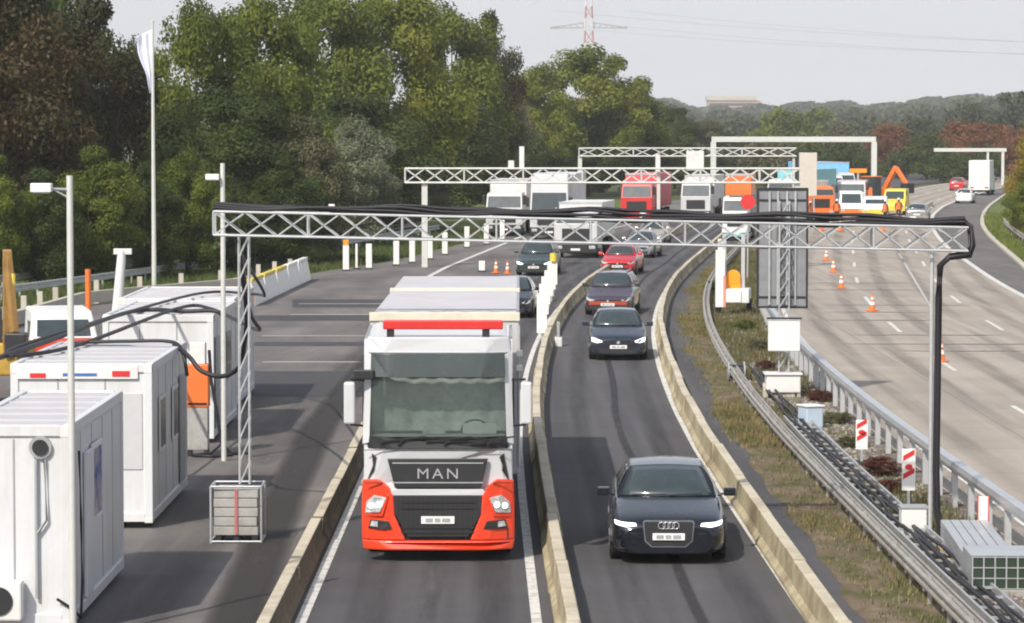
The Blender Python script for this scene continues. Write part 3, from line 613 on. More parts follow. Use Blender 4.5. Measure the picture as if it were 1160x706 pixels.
c2, hw, hl = container('white office container with a grey shutter and lettering strip on its front', -6.35, 55.9, 2.5, 6.06, 2.93, 0)
MB().box(-.62, .02, -.02, 0, 0, 1.35).build('shutter', mat('shutter_grey', (.5, .51, .52), .5, var=.05, scale=4), c2, bevel=.005).location = (hw - .2, -hl + .03, 1.05)
sg = MB().box(-1.12, 1.0, -.02, 0, 0, .22).build('sign_strip', 'white', c2); sg.location = (0, -hl - .002, 2.66)
MB().box(-.9, -.62, -.03, -.02, .02, .1).box(.55, .86, -.03, -.02, .04, .14).build('red_mark', 'red', sg)
MB().box(-.32, .28, -.03, -.02, .05, .10).build('blue_mark', 'blue', sg)
for y0_, y1_ in ((-1.9, -1.0), (.3, 1.2)):
    wn = MB().box(0, .03, y0_, y1_, 1.25, 2.25).build('window', 'white', c2, bevel=.006); wn.location = (hw - .01, 0, 0)
    MB().box(.03, .036, y0_ + .07, y1_ - .07, 1.32, 2.18).build('pane', 'carglass', wn)
MB().box(0, .03, 1.6, 2.4, .3, 2.35).build('door', 'grey', c2, bevel=.006).location = (hw - .01, 0, 0)

c3, hw, hl = container('white container behind the office one with open shaded side, third from the camera', -6.72, 71.4, 2.5, 6.06, 2.9, 0)
MB().box(0, .03, -2.6, -1.7, .3, 2.35).build('door', 'grey', c3, bevel=.006).location = (hw - .01, 0, 0)
MB().box(0, .03, .1, 1.2, 1.2, 2.3).build('window', 'carglass', c3).location = (hw - .01, 0, 0)
c4, hw, hl = container('farthest white container, only its roof and end showing past the third one', -6.95, 79.5, 2.9, 6.06, 2.85, 0)

# control cabinet beside the containers (white, orange and grey)
pc = gp(225, 516)
kb = thing('equipment_cabinet', 'orange and white equipment cabinet between the second and third containers', 'cabinet', (pc.x, pc.y, 0)); kb.scale = (1, 1, 1.12)
MB().box(-.22, .22, -.2, .2, .12, .95).build('base_cabinet', 'slab_grey', kb, bevel=.015)
MB().box(-.24, .24, -.22, .22, .95, 1.78).build('orange_box', 'orange', kb, bevel=.02)
MB().box(-.17, .17, -.17, .17, 1.78, 2.2).build('top_box', 'white', kb, bevel=.02)
MB().box(-.2, .2, -.235, -.22, 1.0, 1.04).build('vent', 'dark', kb)
MB().box(-.22, -.14, -.2, .2, 0, .12).box(.14, .22, -.2, .2, 0, .12).build('foot', 'dark', kb)
kc = MB(); kc.tube([(.25, -.1, 2.3), (.3, -.14, 1.6), (.42, -.1, .9), (.5, -.1, .3), (.7, 0, .04), (1.1, .2, .03)], .035)
kc.tube([(.5, -.1, .25), (.3, -.3, .08), (-.1, -.4, .04), (.4, -.6, .04), (.75, -.3, .04), (.5, 0, .12)], .03)
tag(kc.build('cable', 'cable'), 'thick black cable dropping beside the orange cabinet and coiling on the ground', 'cable').location = (pc.x, pc.y, 0)

# cables slung over container roofs
cc = MB()
def slung(pts, r=.035): cc.tube(pts, r, 7)
def P(px, py, Y): return (ax(px, Y, az(py, Y)), Y, az(py, Y))
def spl(pts, n=8):
    out = []
    V = [Vector(p) for p in pts]
    for i in range(len(V) - 1):
        a = V[max(i - 1, 0)]; b_ = V[i]; c = V[i + 1]; d = V[min(i + 2, len(V) - 1)]
        for k in range(n):
            q = k / n; out.append(.5 * ((2 * b_) + (c - a) * q + (2 * a - 5 * b_ + 4 * c - d) * q * q + (3 * b_ - a - 3 * c + d) * q ** 3))
    out.append(V[-1]); return out
slung(spl([(-6.45, 60.5, 2.97), (-6.1, 60.0, 2.75), (-5.85, 59.8, 2.5), (-5.45, 59.6, 2.42), (-5.1, 59.3, 2.62), (-4.9, 58, 3.1), (-4.75, 56.8, 3.75), (-4.72, 55.6, 4.5), (-4.75, 54.7, 5.25)]), .045)
slung(spl([(-8.4, 60.9, 2.97), (-7.4, 60.8, 3.0), (-6.5, 60.6, 3.0), (-6.25, 60.2, 2.8), (-6.15, 60.0, 2.4)]), .035)
slung(spl([(-8.9, 57.2, 2.97), (-8.2, 60.2, 2.98), (-7.6, 72.2, 3.0), (-6.9, 72.5, 2.98), (-5.3, 66, 2.9), (-4.95, 60, 3.6), (-4.72, 55.2, 4.9)]), .04)
slung(spl([(-9.2, 56.4, 2.97), (-8.9, 61, 3.0), (-8.6, 71.8, 2.95), (-7.4, 71.7, 2.96), (-6.6, 71.6, 2.94), (-6.5, 71.3, 2.5)]), .05)
slung(spl([(-9.0, 57.0, 2.97), (-9.15, 60, 3.02), (-8.0, 79.8, 2.93), (-6.5, 79.6, 2.95), (-5.7, 73, 3.3), (-4.85, 56, 4.95)]), .035)
tag(cc.build('power_cable', 'cable'), 'black power cables looping over the container roofs up to the gantry', 'cable')

# masts and poles
def cam_mast(label, px, ytop, Y, r, arm_px, arm_y, kind):
    t = thing('lamp_mast', label, 'lamp mast', (ax(px, Y, 3), Y, 0))
    zt = az(ytop, Y); za = az(arm_y, Y); dx = ax(arm_px, Y, za) - ax(px, Y, za)
    MB().cyl((0, 0, 0), (0, 0, zt), r, r * .85, n=12).build('pole', 'pole', t)
    MB().cyl((0, 0, za), (dx, -.1, za + .02), .022, n=6).cyl((0, 0, za - .12), (dx * .6, -.05, za + .0), .015, n=6).build('arm', 'galv', t)
    MB().box(dx - .16, dx + .12, -.2, .0, za - .03, za + .09, ).box(dx - .13, dx + .09, -.18, -.02, za - .045, za - .03).build('floodlight', 'white_plastic', t, bevel=.02)
cam_mast('tall grey mast with a floodlight arm standing at the nearest container', 81, 199, 43.6, .052, 52, 215, 0)
cam_mast('slim grey mast with a white floodlight left of the gantry leg', 253, 185, 67.5, .058, 243, 202, 0)
t = thing('flagpole', 'tall white flagpole in front of the dark trees on the left', 'flagpole', (ax(174, 139, 4), 139, 0))
zt = az(26, 139); MB().cyl((0, 0, 0), (0, 0, zt), .11, .055, n=12).cyl((0, 0, zt), (0, 0, zt + .1), .08, n=8).build('pole', 'pole', t)
def flagf(u, v):
    x = -.06 - .62 * u * (1 - .75 * v ** 2) * (.55 + .45 * math.sin(PI * min(1, v * 1.1 + .25))); y = .14 * math.sin(u * 11 + v * 2) * (.3 + .7 * u)
    return (x, y, zt - .3 - 2.75 * v - .25 * u * (1 - v))
fl = MB().grid(flagf, 14, 20).build('flag', 'flag', t, fix=False); so = fl.modifiers.new('cloth', 'SOLIDIFY'); so.thickness = .012
t = thing('tilted_boom', 'white slanted post with a hooked tip leaning behind the containers', 'post', (ax(128, 96, 1), 96, 0))
a_, b_ = (0, 0, 0), (ax(138, 96, 4) - ax(128, 96, 1), 0, az(284, 96)); MB().cyl(a_, b_, .2, .13, n=10).build('pole', 'white', t)
MB().box(-.25, .3, -.08, .08, -.12, .06, at=b_).build('hook', 'white', t, bevel=.02)
t = thing('marker_post', 'orange marker post with grey foot standing behind the containers', 'post', (ax(100, 100, 1), 100, 0))
MB().cyl((0, 0, .9), (0, 0, az(305, 100)), .09, n=10).build('shaft', 'orange', t); MB().cyl((0, 0, 0), (0, 0, .9), .1, n=10).box(-.2, .2, -.2, .2, 0, .04).build('foot', 'galv', t)
# excavator arm standing up at the left edge
t = thing('excavator', 'small yellow excavator at the left edge with its brown arm raised', 'excavator', (ax(6, 82, 1), 82, 0))
A['old_yellow'] = mat('weathered_yellow', (.42, .27, .04), .6, var=.3)
MB().box(-.9, .7, -.6, .7, .75, 1.6).build('body', 'old_yellow', t, bevel=.06)
MB().box(-.9, .0, -.5, .5, 1.6, 2.5).build('cab', 'carglass', t, bevel=.05)
for s in (-1, 1): MB().box(-.22, .22, -1.1, 1.1, 0, .6, at=(s * .65, 0, 0)).build('track', 'black', t, bevel=.12)
MB().bar((.15, -.6, 1.3), (.22, -.9, 4.0), .22, .3).bar((.22, -.9, 3.95), (.42, -1.15, 1.9), .18, .2).build('boom', mat('boom_brown', (.30, .17, .05), .6, var=.3), t, bevel=.02)
MB().cyl((.36, -1.0, 1.7), (.38, -1.0, 3.4), .06, n=8).build('hydraulic_ram', 'yellow', t)
MB().box(.2, .75, -1.4, -.9, 1.3, 1.9).build('bucket', 'dark', t, bevel=.04)

# ------------------------------------------------------------------ vehicles
def wheel(parent, x, y, r, w, side):
    ty = MB(); n = 24
    prof = [(0, r * .62), (0, r * .9), (w * .08, r * .98), (w * .3, r), (w * .7, r), (w * .92, r * .98), (w, r * .9), (w, r * .62)]
    vs = [(side * (px - w / 2), q * math.cos(2 * PI * i / n), q * math.sin(2 * PI * i / n)) for i in range(n) for px, q in prof]; m_ = len(prof)
    ty.add(vs, [(i * m_ + k, i * m_ + k + 1, ((i + 1) % n) * m_ + k + 1, ((i + 1) % n) * m_ + k) for i in range(n) for k in range(m_ - 1)], True)
    ty.cyl((side * w * .3, 0, 0), (-side * w * .3, 0, 0), r * .63, n=16)
    wh = bpy.data.objects.new('wheel', None); COL.objects.link(wh); wh.parent = parent; wh.location = (x, y, r)
    ty.build('tyre', 'black', wh)
    rm = MB(); rm.cyl((side * w * .38, 0, 0), (side * w * .42, 0, 0), r * .6, n=20)
    for i in range(5):
        a = 2 * PI * i / 5; rm.bar((side * w * .44, 0, 0), (side * w * .44, r * .56 * math.cos(a), r * .56 * math.sin(a)), r * .14, .03)
    rm.build('rim', 'rim', wh)
    return wh
STY = {
 'sedan': dict(cowl=.27, rf=.44, rr=.72, rb=.90, deck=.98, zb=.97),
 'estate': dict(cowl=.25, rf=.39, rr=.90, rb=.985, deck=.98, zb=.96),
 'hatch': dict(cowl=.21, rf=.37, rr=.86, rb=.98, deck=.97, zb=.98),
}
def car(label, colour, x, yf, rz=0, L=4.8, W=1.84, H=1.46, style='sedan', lit=False, rear=False, grille='bar', plate=True, band=None, roofbar=False):
    st = STY[style]; hw = W / 2; zb = st['zb'] * H / 1.46
    t = thing('car', label, 'car', (x, yf + L / 2 if True else 0, 0), rz)
    fl = PI if rear else 0
    sg = -1 if rear else 1
    def Y(f): return sg * (f - .5) * L
    def X(x): return sg * x
    S_ = [(0, .74, .20, .60), (.012, .86, .17, .68), (.05, .95, .16, .75), (.12, .985, .16, .82), (st['cowl'], 1, .17, zb - .01), (.35, 1, .17, zb + .01), (.5, 1, .17, zb + .01), (.75, 1, .17, zb + .03), (.90, .985, .17, zb + .04), (.965, .95, .2, zb + .03), (.992, .88, .24, zb - .04), (1, .78, .3, zb - .12)]
    b = MB(); ring = []
    for f, wf, z0, zt in S_:
        w_ = hw * wf; hgt = zt - z0
        half = [(0, z0), (w_ * .8, z0), (w_ * .97, z0 + .06), (w_, z0 + hgt * .35), (w_ * .995, z0 + hgt * .66), (w_ * .955, zt - .05), (w_ * .86, zt), (w_ * .5, zt + .03), (0, zt + .04)]
        ring.append([(X(px), Y(f), pz) for px, pz in half] + [(X(-px), Y(f), pz) for px, pz in half[-2:0:-1]])
    n = len(ring[0]); vs = [v for r_ in ring for v in r_]
    b.add(vs, [(i * n + k, i * n + (k + 1) % n, (i + 1) * n + (k + 1) % n, (i + 1) * n + k) for i in range(len(ring) - 1) for k in range(n)], True)
    b.add(ring[0], [tuple(range(n))], True); b.add(ring[-1], [tuple(range(n))], True)
    b.build('body', colour, t, subsurf=2)
    def ny(xx):
        a = abs(xx) / hw
        return sg * L * interp(a, [(0, -.001), (.5, .001), (.74, .004), (.86, .016), (.95, .055), (1, .13)])
    def nose(poly, name, m, d=.016, par=None, th=.07):
        def half(pg):
            mb.prism([(X(px), pz) for px, pz in pg], Y(0) - sg * d, Y(0) + sg * th, lambda q: ny(q))
        mb = MB(); half(poly)
        return mb.build(name, m, par or t)
    def sub(poly):  # subdivide so the panel bends round the nose
        out = []
        for (a, b1), (c1_, d1) in zip(poly, poly[1:] + poly[:1]):
            k_ = max(1, int(abs(c1_ - a) / .06)); out += [(a + (c1_ - a) * i / k_, b1 + (d1 - b1) * i / k_) for i in range(k_)]
        return out
    gw = .22 * W
    if grille == 'single':
        nose([(-gw, .70), (-gw * .93, .40), (-gw * .66, .30), (gw * .66, .30), (gw * .93, .40), (gw, .70), (gw * .93, .73), (-gw * .93, .73)], 'grille_surround', 'rim', .012)
        nose([(-gw * .95, .69), (-gw * .89, .41), (-gw * .63, .318), (gw * .63, .318), (gw * .89, .41), (gw * .95, .69), (gw * .90, .715), (-gw * .90, .715)], 'grille', 'dark', .022)
        for k_ in (-1.5, -.5, .5, 1.5):
            r_ = MB(); 
            pts = [(X(k_ * .075 + .055 * math.cos(a * PI / 8)), Y(0) - sg * .032, .655 + .055 * math.sin(a * PI / 8)) for a in range(17)]
            r_.tube(pts, .007, 5).build('ring_emblem', 'textgrey', t)
    else:
        nose(sub([(-.30 * W, .60), (-.28 * W, .50), (.28 * W, .50), (.30 * W, .60)]), 'grille', 'dark', .02)
        MB().cyl((0, Y(0) - sg * .03, .565), (0, Y(0) - sg * .04, .565), .05, n=14).build('emblem', 'textgrey', t)
        if not rear: nose(sub([(-.34 * W, .38), (-.30 * W, .24), (.30 * W, .24), (.34 * W, .38)]), 'air_intake', 'dark', .02)
    for s in (-1, 1):
        lo, hi = (.63, .70) if grille == 'single' else (.56, .70)
        pg = sub([(s * .27 * W, lo + .015), (s * .36 * W, lo - .005), (s * .455 * W, lo + .035), (s * .462 * W, hi + .02), (s * .40 * W, hi + .0), (s * .28 * W, lo + .055)])
        hl_ = nose(pg, 'headlight', 'lamp_lit' if lit else 'lamp', .02)
        nose(sub([(s * .30 * W, .40), (s * .33 * W, .27), (s * .43 * W, .27), (s * .45 * W, .42)]), 'fog_lamp_recess', 'dark', .012)
        if grille == 'single': nose(sub([(s * .25 * W, .52), (s * .27 * W, .50), (s * .46 * W, .56), (s * .46 * W, .575)]), 'trim_line', 'dark', .014)
        # rear lamps
        MB().box(X(s * .36 * W) - .13, X(s * .36 * W) + .13, Y(.985) - .05, Y(.985) + .05, zb - .27, zb - .1).build('tail_light', 'redlamp', t, bevel=.02)
    if plate: 
        pz = .475 if grille == 'single' else .43
        po = MB().box(-.26, .26, -.012, .012, -.055, .055).build('number_plate', 'plate', t, bevel=.003); po.location = (0, Y(0) - sg * .042, pz)
        MB().box(-.2, -.08, -.018, -.012, -.03, .03).box(-.05, .04, -.018, -.012, -.03, .03).box(.07, .2, -.018, -.012, -.03, .03).build('plate_characters', 'textgrey', po)
        MB().box(-.26, .26, -.012, .012, -.055, .055).build('number_plate', 'plate', t).location = (0, Y(1) + sg * .01, .62)
    if band: nose(sub([(-.40 * W, .56), (-.40 * W, .42), (.40 * W, .42), (.40 * W, .56)]), 'nose_band', band, .035)
    # greenhouse
    yb, yr, rr, rb = st['cowl'], st['rf'], st['rr'], st['rb']
    wb_, wr_ = hw * .90, hw * .66; zr0 = H - .05
    def base(u, f):  # u -1..1 across
        return Vector((X(u * wb_), Y(f), zb + .0))
    def bulge(u): return (1 - u * u)
    def wind(u, v):   # u 0..1, v 0..1 bottom to top
        q = 2 * u - 1; x0, x1 = q * wb_ * .97, q * wr_ * .95
        f0 = yb + .035 * q * q * 1.2 - .0; f1 = yr + .015 * q * q
        return Vector((X(x0 + (x1 - x0) * v), Y(f0 + (f1 - f0) * v), zb + (zr0 + .035 * bulge(q) - zb) * v + .035 * math.sin(PI * v)))
    def back(u, v):
        q = 2 * u - 1; x0, x1 = q * wb_ * .97, q * wr_ * .95
        f0 = rb - .02 * q * q; f1 = rr - .01 * q * q
        return Vector((X(x0 + (x1 - x0) * v), Y(f0 + (f1 - f0) * v), zb + .03 + (zr0 + .035 * bulge(q) - zb - .03) * v + .03 * math.sin(PI * v)))
    def side(s):
        def fn(u, v):
            f0 = (yb + .042) + (rb - .02 - yb - .042) * u; f1 = (yr + .015) + (rr - .01 - yr - .015) * u
            x0 = wb_ * .97; x1 = wr_ * .95
            return Vector((X(s * (x0 + (x1 - x0) * v + .03 * math.sin(PI * v))), Y(f0 + (f1 - f0) * v), zb + (zr0 - zb) * v))
        return fn
    def roof(u, v):
        q = 2 * u - 1
        f = (yr + .015 * q * q) + ((rr - .01 * q * q) - (yr + .015 * q * q)) * v
        return Vector((X(q * wr_ * .95), Y(f), zr0 + .035 * bulge(q) + .03 * math.sin(PI * v)))
    gh = MB(); gh.grid(wind, 10, 5); gh.grid(back, 10, 5); gh.grid(roof, 10, 8); gh.grid(side(1), 12, 4); gh.grid(side(-1), 12, 4)
    gh.build('roof', colour, t)
    def panel(fn, u0, u1, v0, v1, name, d, nu=8, nv=4, m='carglass'):
        c0 = Vector((0, 0, zb * .6 + H * .4 - .3))
        def f2(u, v):
            uu, vv = u0 + (u1 - u0) * u, v0 + (v1 - v0) * v; e = .01
            p = fn(uu, vv); a = fn(min(1, uu + e), vv) - fn(max(0, uu - e), vv); b2 = fn(uu, min(1, vv + e)) - fn(uu, max(0, vv - e))
            nn = a.cross(b2).normalized()
            if nn.dot(p - c0) < 0: nn = -nn
            return p + nn * d
        o = MB().grid(f2, nu, nv).build(name, m, t, fix=False); so = o.modifiers.new('thick', 'SOLIDIFY'); so.thickness = .004; so.offset = 0
        return o
    panel(wind, .045, .955, .03, .95, 'windscreen', .008, 10, 5)
    panel(back, .06, .94, .1, .9, 'rear_window', .008)
    for s in (1, -1):
        panel(side(s), .04, .36, .1, .88, 'side_window', .008, 5, 3); panel(side(s), .40, .70, .1, .88, 'side_window', .008, 5, 3)
        if style != 'sedan': panel(side(s), .74, .94, .1, .85, 'side_window', .008, 5, 3)
        mr = MB().box(-.1, .1, -.06, .06, -.06, .08).bar((-s * sg * .1, 0, -.02), (-s * sg * .2, .02, -.06), .04).build('mirror', colour if not band else 'dark', t, bevel=.025); mr.location = (X(s * (hw + .10)), Y(st['cowl'] + .06), zb + .06)
        for f in (.175, .79):
            # arch and wheel
            ar = MB(); pts = [(X(s * (hw - .012)), Y(f) + .385 * math.cos(a * PI / 12), .33 + .385 * math.sin(a * PI / 12)) for a in range(13)]
            ar.add([(p[0] + X(s * .018), p[1], p[2]) for p in pts] + [(p[0] - X(s * .1), p[1], p[2]) for p in pts], [tuple(range(13)), tuple(range(25, 12, -1))] + [(i, i + 1, 14 + i, 13 + i) for i in range(12)])
            ar.build('wheel_arch', 'dark', t)
            wheel(t, X(s * (hw - .11)), Y(f), .325, .225, X(s))
    wp = MB().bar(wind(.15, .03) + Vector((0, -sg * .02, .02)), wind(.5, .05) + Vector((0, -sg * .02, .02)), .018).bar(wind(.52, .03) + Vector((0, -sg * .02, .02)), wind(.86, .05) + Vector((0, -sg * .02, .02)), .018); wp.build('wiper', 'dark', t)
    if roofbar:
        MB().cyl((-wr_ * .85, Y(yr + .06), H + .03), (-wr_ * .85, Y(rr - .05), H + .03), .02, n=6).cyl((wr_ * .85, Y(yr + .06), H + .03), (wr_ * .85, Y(rr - .05), H + .03), .02, n=6).build('roof_rail', 'rim', t)
    return t

A['band_red'] = mat('band_red', (.36, .06, .03), .35)
navy = paint('car_paint_dark_navy', (.008, .011, .02), .45)
slate = paint('car_paint_slate_blue', (.028, .038, .062), .5)
bluep = paint('car_paint_blue', (.045, .075, .16), .4)
redp = paint('car_paint_red', (.55, .02, .03), .2)
silver = paint('car_paint_silver', (.42, .43, .44), .7)
greenp = paint('car_paint_dark_green', (.03, .055, .052), .4)
whitep = paint('car_paint_white', (.70, .70, .70), 0)
blackp = paint('car_paint_black', (.012, .012, .015), .3)
beigep = paint('car_paint_pale', (.5, .46, .42), .4)

ZA = 51.1
car('dark navy saloon with lit headlights nearest the camera in the car lane', navy, ax(762, ZA, .5), ZA, R(-1.5), 4.93, 1.90, 1.44, 'sedan', lit=True, grille='single')
Y2 = gp(702, 409).y
car('slate blue car driving behind the nearest navy saloon, second in the car lane', slate, ax(702, Y2, .5), Y2, R(-1), 4.5, 1.80, 1.49, 'sedan', lit=True)
Y3 = gp(695, 358).y
car('dark plum estate with a dark red band on its nose, third in the car lane', paint('car_paint_plum', (.07, .05, .075), .4), ax(697, Y3, .5), Y3, R(-7), 4.7, 1.84, 1.60, 'estate', band='band_red', roofbar=True)
Y4 = gp(708, 313).y
car('bright red car in the curve of the car lane', redp, ax(708, Y4, .5), Y4 + 1, R(-9), 4.3, 1.76, 1.42, 'hatch')
car('pale silver car behind the red one in the curve', silver, ax(731, 176, .5), 177, R(-10), 4.4, 1.78, 1.45, 'sedan')
car('pale beige car under the gantry truss beyond the silver one', beigep, ax(742, 198, .5), 197, R(-10), 4.4, 1.78, 1.45, 'hatch')
Y5 = gp(611, 313).y
car('dark green car with lit headlights in the truck lane behind the trailer', greenp, ax(611, Y5, .5), Y5, R(-7), 4.7, 1.82, 1.62, 'estate', lit=True)
Y6 = gp(592, 361).y
car('dark car half hidden by the right rear corner of the truck trailer', navy, ax(581, Y6, .5), Y6, R(-4), 4.5, 1.8, 1.5, 'sedan')
# right carriageway, driving away
car('silver car driving away beside the roadworks', silver, ax(1044, 247, .5), 247, R(-10), 4.4, 1.78, 1.45, 'hatch', rear=True)
car('small white car in the distance on the right carriageway', whitep, ax(1097, 312, .5), 312, R(-12), 4.2, 1.75, 1.45, 'hatch', rear=True)
car('distant red car near the autumn trees', redp, ax(1082, 385, .5), 380, R(-14), 4.4, 1.8, 1.6, 'estate', rear=True)

# ---- the big truck in front
Yt = 51.5
tx = ax(496, Yt, 1)
TR = thing('truck', 'white and red-orange articulated truck with pale trailer heading toward the camera', 'truck', (tx, Yt, 0), R(-.15))
hw = 1.25
def fy(x):  # plan curve of the cab face
    a = abs(x) / hw; return .0 + .22 * max(0, a - .55) ** 2 / .2 
def pan(name, poly, m, y0=-.02, th=.06, par=None, mir=False, bevel=.006, slope=None):
    mb = MB()
    def one(pg):
        n = len(pg); ys_ = [fy(x) + y0 + (slope(z) if slope else 0) for x, z in pg]
        vs = [(x, y, z) for (x, z), y in zip(pg, ys_)] + [(x, y + th, z) for (x, z), y in zip(pg, ys_)]
        mb.add(vs, [tuple(range(n)), tuple(range(2 * n - 1, n - 1, -1))] + [(i, n + i, n + (i + 1) % n, (i + 1) % n) for i in range(n)])
    out = []
    def sb(pg):
        o_ = []
        for (a, b1), (c1_, d1) in zip(pg, pg[1:] + pg[:1]):
            k_ = max(1, int(abs(c1_ - a) / .1)); o_ += [(a + (c1_ - a) * i / k_, b1 + (d1 - b1) * i / k_) for i in range(k_)]
        return o_
    one(sb(poly))
    if mir: 
        mb2 = mb; mb = MB(); one(sb([(-x, z) for x, z in poly][::-1])); mb.build(name, m, par or TR, bevel)
        mb = mb2
    return mb.build(name, m, par or TR, bevel)
sl_ = lambda z: max(0, z - 2.0) * .13
# cab shell: sides, back, roof, floor (open behind the windscreen)
cs = MB()
for s in (-1, 1):
    o = s * (hw - .04)
    pts = [(.20, .55), (.20, 2.0), (.36, 3.38), (.45, 3.62), (2.2, 3.75), (2.2, .9), (1.75, .9), (1.6, 1.25), (1.1, 1.25), (.85, .9), (.75, .55)]
    n = len(pts); cs.add([(o, y, z) for y, z in pts] + [(o - s * .06, y, z) for y, z in pts], [tuple(range(n)), tuple(range(2 * n - 1, n - 1, -1))] + [(i, n + i, n + (i + 1) % n, (i + 1) % n) for i in range(n)])
cs.box(-hw + .1, hw - .1, 2.14, 2.2, .9, 3.75)
cs.add([(-hw + .04, .45, 3.62), (hw - .04, .45, 3.62), (hw - .04, 2.2, 3.75), (-hw + .04, 2.2, 3.75)], [(0, 1, 2, 3)])
cs.build('cab_shell', 'cab_white', TR)
MB().box(-hw + .1, hw - .1, .35, 2.1, 1.5, 1.56).box(-hw + .1, hw - .1, 2.05, 2.13, 1.56, 3.5).build('cab_interior', 'interior', TR)
MB().box(-1.1, 1.1, .22, .55, 1.55, 2.06).build('dashboard', 'interior', TR, bevel=.03)
MB().grid(lambda u, v: (-1.1 + 2.2 * u, .60 + .012 * math.sin(u * 45), 2.1 + 1.3 * v), 90, 2).build('pale_sheet', 'pale_sheet', TR)  # added sheet close behind the glass, stands in for pale windscreen reflections
for s in (-1, 1):
    MB().box(-.28, .28, -.1, .1, 0, 1.0, at=(s * .6, 1.15, 1.75)).box(-.28, .28, -.3, .3, 0, .18, at=(s * .6, .95, 1.6)).build('seat', 'grey', TR, bevel=.06)
MB().tube([(.6 + .22 * math.cos(a * PI / 8), .42 - .06 * math.sin(a * PI / 8), 2.14 + .16 * math.sin(a * PI / 8)) for a in range(17)], .018, 6).build('steering_wheel', 'dark', TR)
MB().box(.40, .95, .28, .32, 2.08, 2.25).build('papers', 'white', TR); MB().box(-.25, .12, .3, .34, 2.08, 2.2).build('papers', 'pale_sheet', TR)
pan('windscreen', [(-1.12, 2.02), (1.12, 2.02), (1.08, 3.34), (-1.08, 3.34)], A['glass'], .0, .012, slope=sl_, bevel=0)
pan('pillar', [(1.12, 1.95), (1.235, 1.92), (1.19, 3.42), (1.08, 3.38)], 'cab_white', -.012, .09, mir=True, slope=sl_)
pan('sun_visor', [(-1.10, 3.02), (1.10, 3.02), (1.09, 3.40), (-1.09, 3.40)], mat('visor_dark', (.05, .065, .065), .25, spec=.7), -.10, .03, slope=sl_)
pan('roof_front', [(-1.20, 3.40), (1.20, 3.40), (1.16, 3.66), (-1.16, 3.66)], 'cab_white', -.01, .30, slope=sl_, bevel=.02)
MB().add([(-1.12, .42, 3.62), (1.12, .42, 3.62), (1.15, 2.2, 3.72), (-1.15, 2.2, 3.72), (-.95, .95, 3.72), (.95, .95, 3.72), (1.05, 2.2, 3.80), (-1.05, 2.2, 3.80)], [(0, 1, 5, 4), (1, 2, 6, 5), (2, 3, 7, 6), (3, 0, 4, 7), (4, 5, 6, 7)]).build('roof_spoiler', 'cab_white', TR, bevel=.04)
lb = MB().box(-.98, .98, -.07, .07, -.075, .075).build('light_bar', 'red', TR, bevel=.02); lb.location = (0.08, .36, 3.86)
for x_ in (-.86, .70): MB().box(-.06, .06, -.06, .04, 3.62, 3.80, at=(.08 + x_, .38, 0)).build('bar_bracket', 'dark', TR)
pan('wiper_panel', [(-1.14, 1.86), (1.14, 1.86), (1.12, 2.06), (-1.12, 2.06)], 'dark', -.03, .06)
wp = MB(); 
for x0 in (-.95, -.2, .5): wp.bar((x0, -.05, 1.98), (x0 + .75, -.04, 2.06), .025).bar((x0 + .3, -.05, 1.92), (x0 + .4, -.05, 2.03), .03)
wp.build('wiper', 'black', TR)
pan('front_panel', [(-1.20, 1.86), (1.20, 1.86), (1.22, 1.30), (.98, 1.10), (-.98, 1.10), (-1.22, 1.30)], 'cab_white', -.012, .06, bevel=.015)
pan('upper_grille', [(-.82, 1.70), (.82, 1.70), (.70, 1.22), (-.70, 1.22)], 'dark', -.045, .06, bevel=.015)
bz = MB()
for z in (1.30, 1.62): bz.box(-.74, .74, -.055, -.045, z, z + .02)
bz.build('grille_bar', 'grey', TR)
for ch, px in (('M', -.24), ('A', 0), ('N', .24)):
    text('lettering', ch, .24, (px, -.055, 1.45), (PI / 2, 0, 0), 'textgrey', TR, .006, 1.15)
pan('side_slot', [(1.00, 1.72), (1.08, 1.78), (1.05, 1.50), (1.14, 1.36), (1.06, 1.38), (.98, 1.5)][:4], 'dark', -.035, .04, mir=True)
pan('grille_chin', [(-.74, 1.20), (.74, 1.20), (.80, 1.10), (-.80, 1.10)], 'cab_white', -.04, .06, bevel=.01)
pan('lower_grille', [(-.76, 1.10), (.76, 1.10), (.70, .80), (.50, .42), (-.50, .42), (-.70, .80)], 'dark', -.035, .08, bevel=.01)
lg = MB()
for z in (.98, .88, .56, .48): lg.box(-.6, .6, -.05, -.036, z, z + .025)
lg.build('grille_slat', 'black', TR)
pan('bumper_corner', [(.72, 1.10), (.80, 1.24), (.96, 1.36), (1.235, 1.34), (1.25, .95), (1.25, .36), (.52, .36), (.70, .78)], 'cab_red', -.055, .14, mir=True, bevel=.03)
pan('bumper', [(-1.25, .36), (1.25, .36), (1.22, .2), (-1.22, .2)], 'cab_red', -.06, .2, bevel=.03)
pan('headlight', [(.84, 1.06), (1.04, 1.10), (1.17, .98), (1.19, .80), (.94, .82)], 'lamp', -.075, .06, mir=True, bevel=.01)
pan('headlight_shade', [(.80, 1.10), (.84, 1.12), (.93, .80), (1.19, .77), (1.19, .74), (.90, .76)], 'cab_red', -.07, .06, mir=True, bevel=.004)
for s_ in (-1, 1):
    for x_, z_ in ((.96, .95), (1.09, .93)): MB().cyl((s_ * x_, fy(x_) - .078, z_), (s_ * x_, fy(x_) - .088, z_), .05, n=14).build('reflector', 'lamp_lit', TR)
MB().box(-1.2, 1.2, -.024, -.010, 1.835, 1.845).box(-1.2, -.9, -.036, -.012, 1.30, 1.308).box(.9, 1.2, -.036, -.012, 1.30, 1.308).build('panel_gap', 'black', TR)
gm = MB()
for i in range(17): gm.box(-.64 + i * .08, -.632 + i * .08, -.04, -.034, .5, 1.06)
gm.build('grille_mesh', 'black', TR)
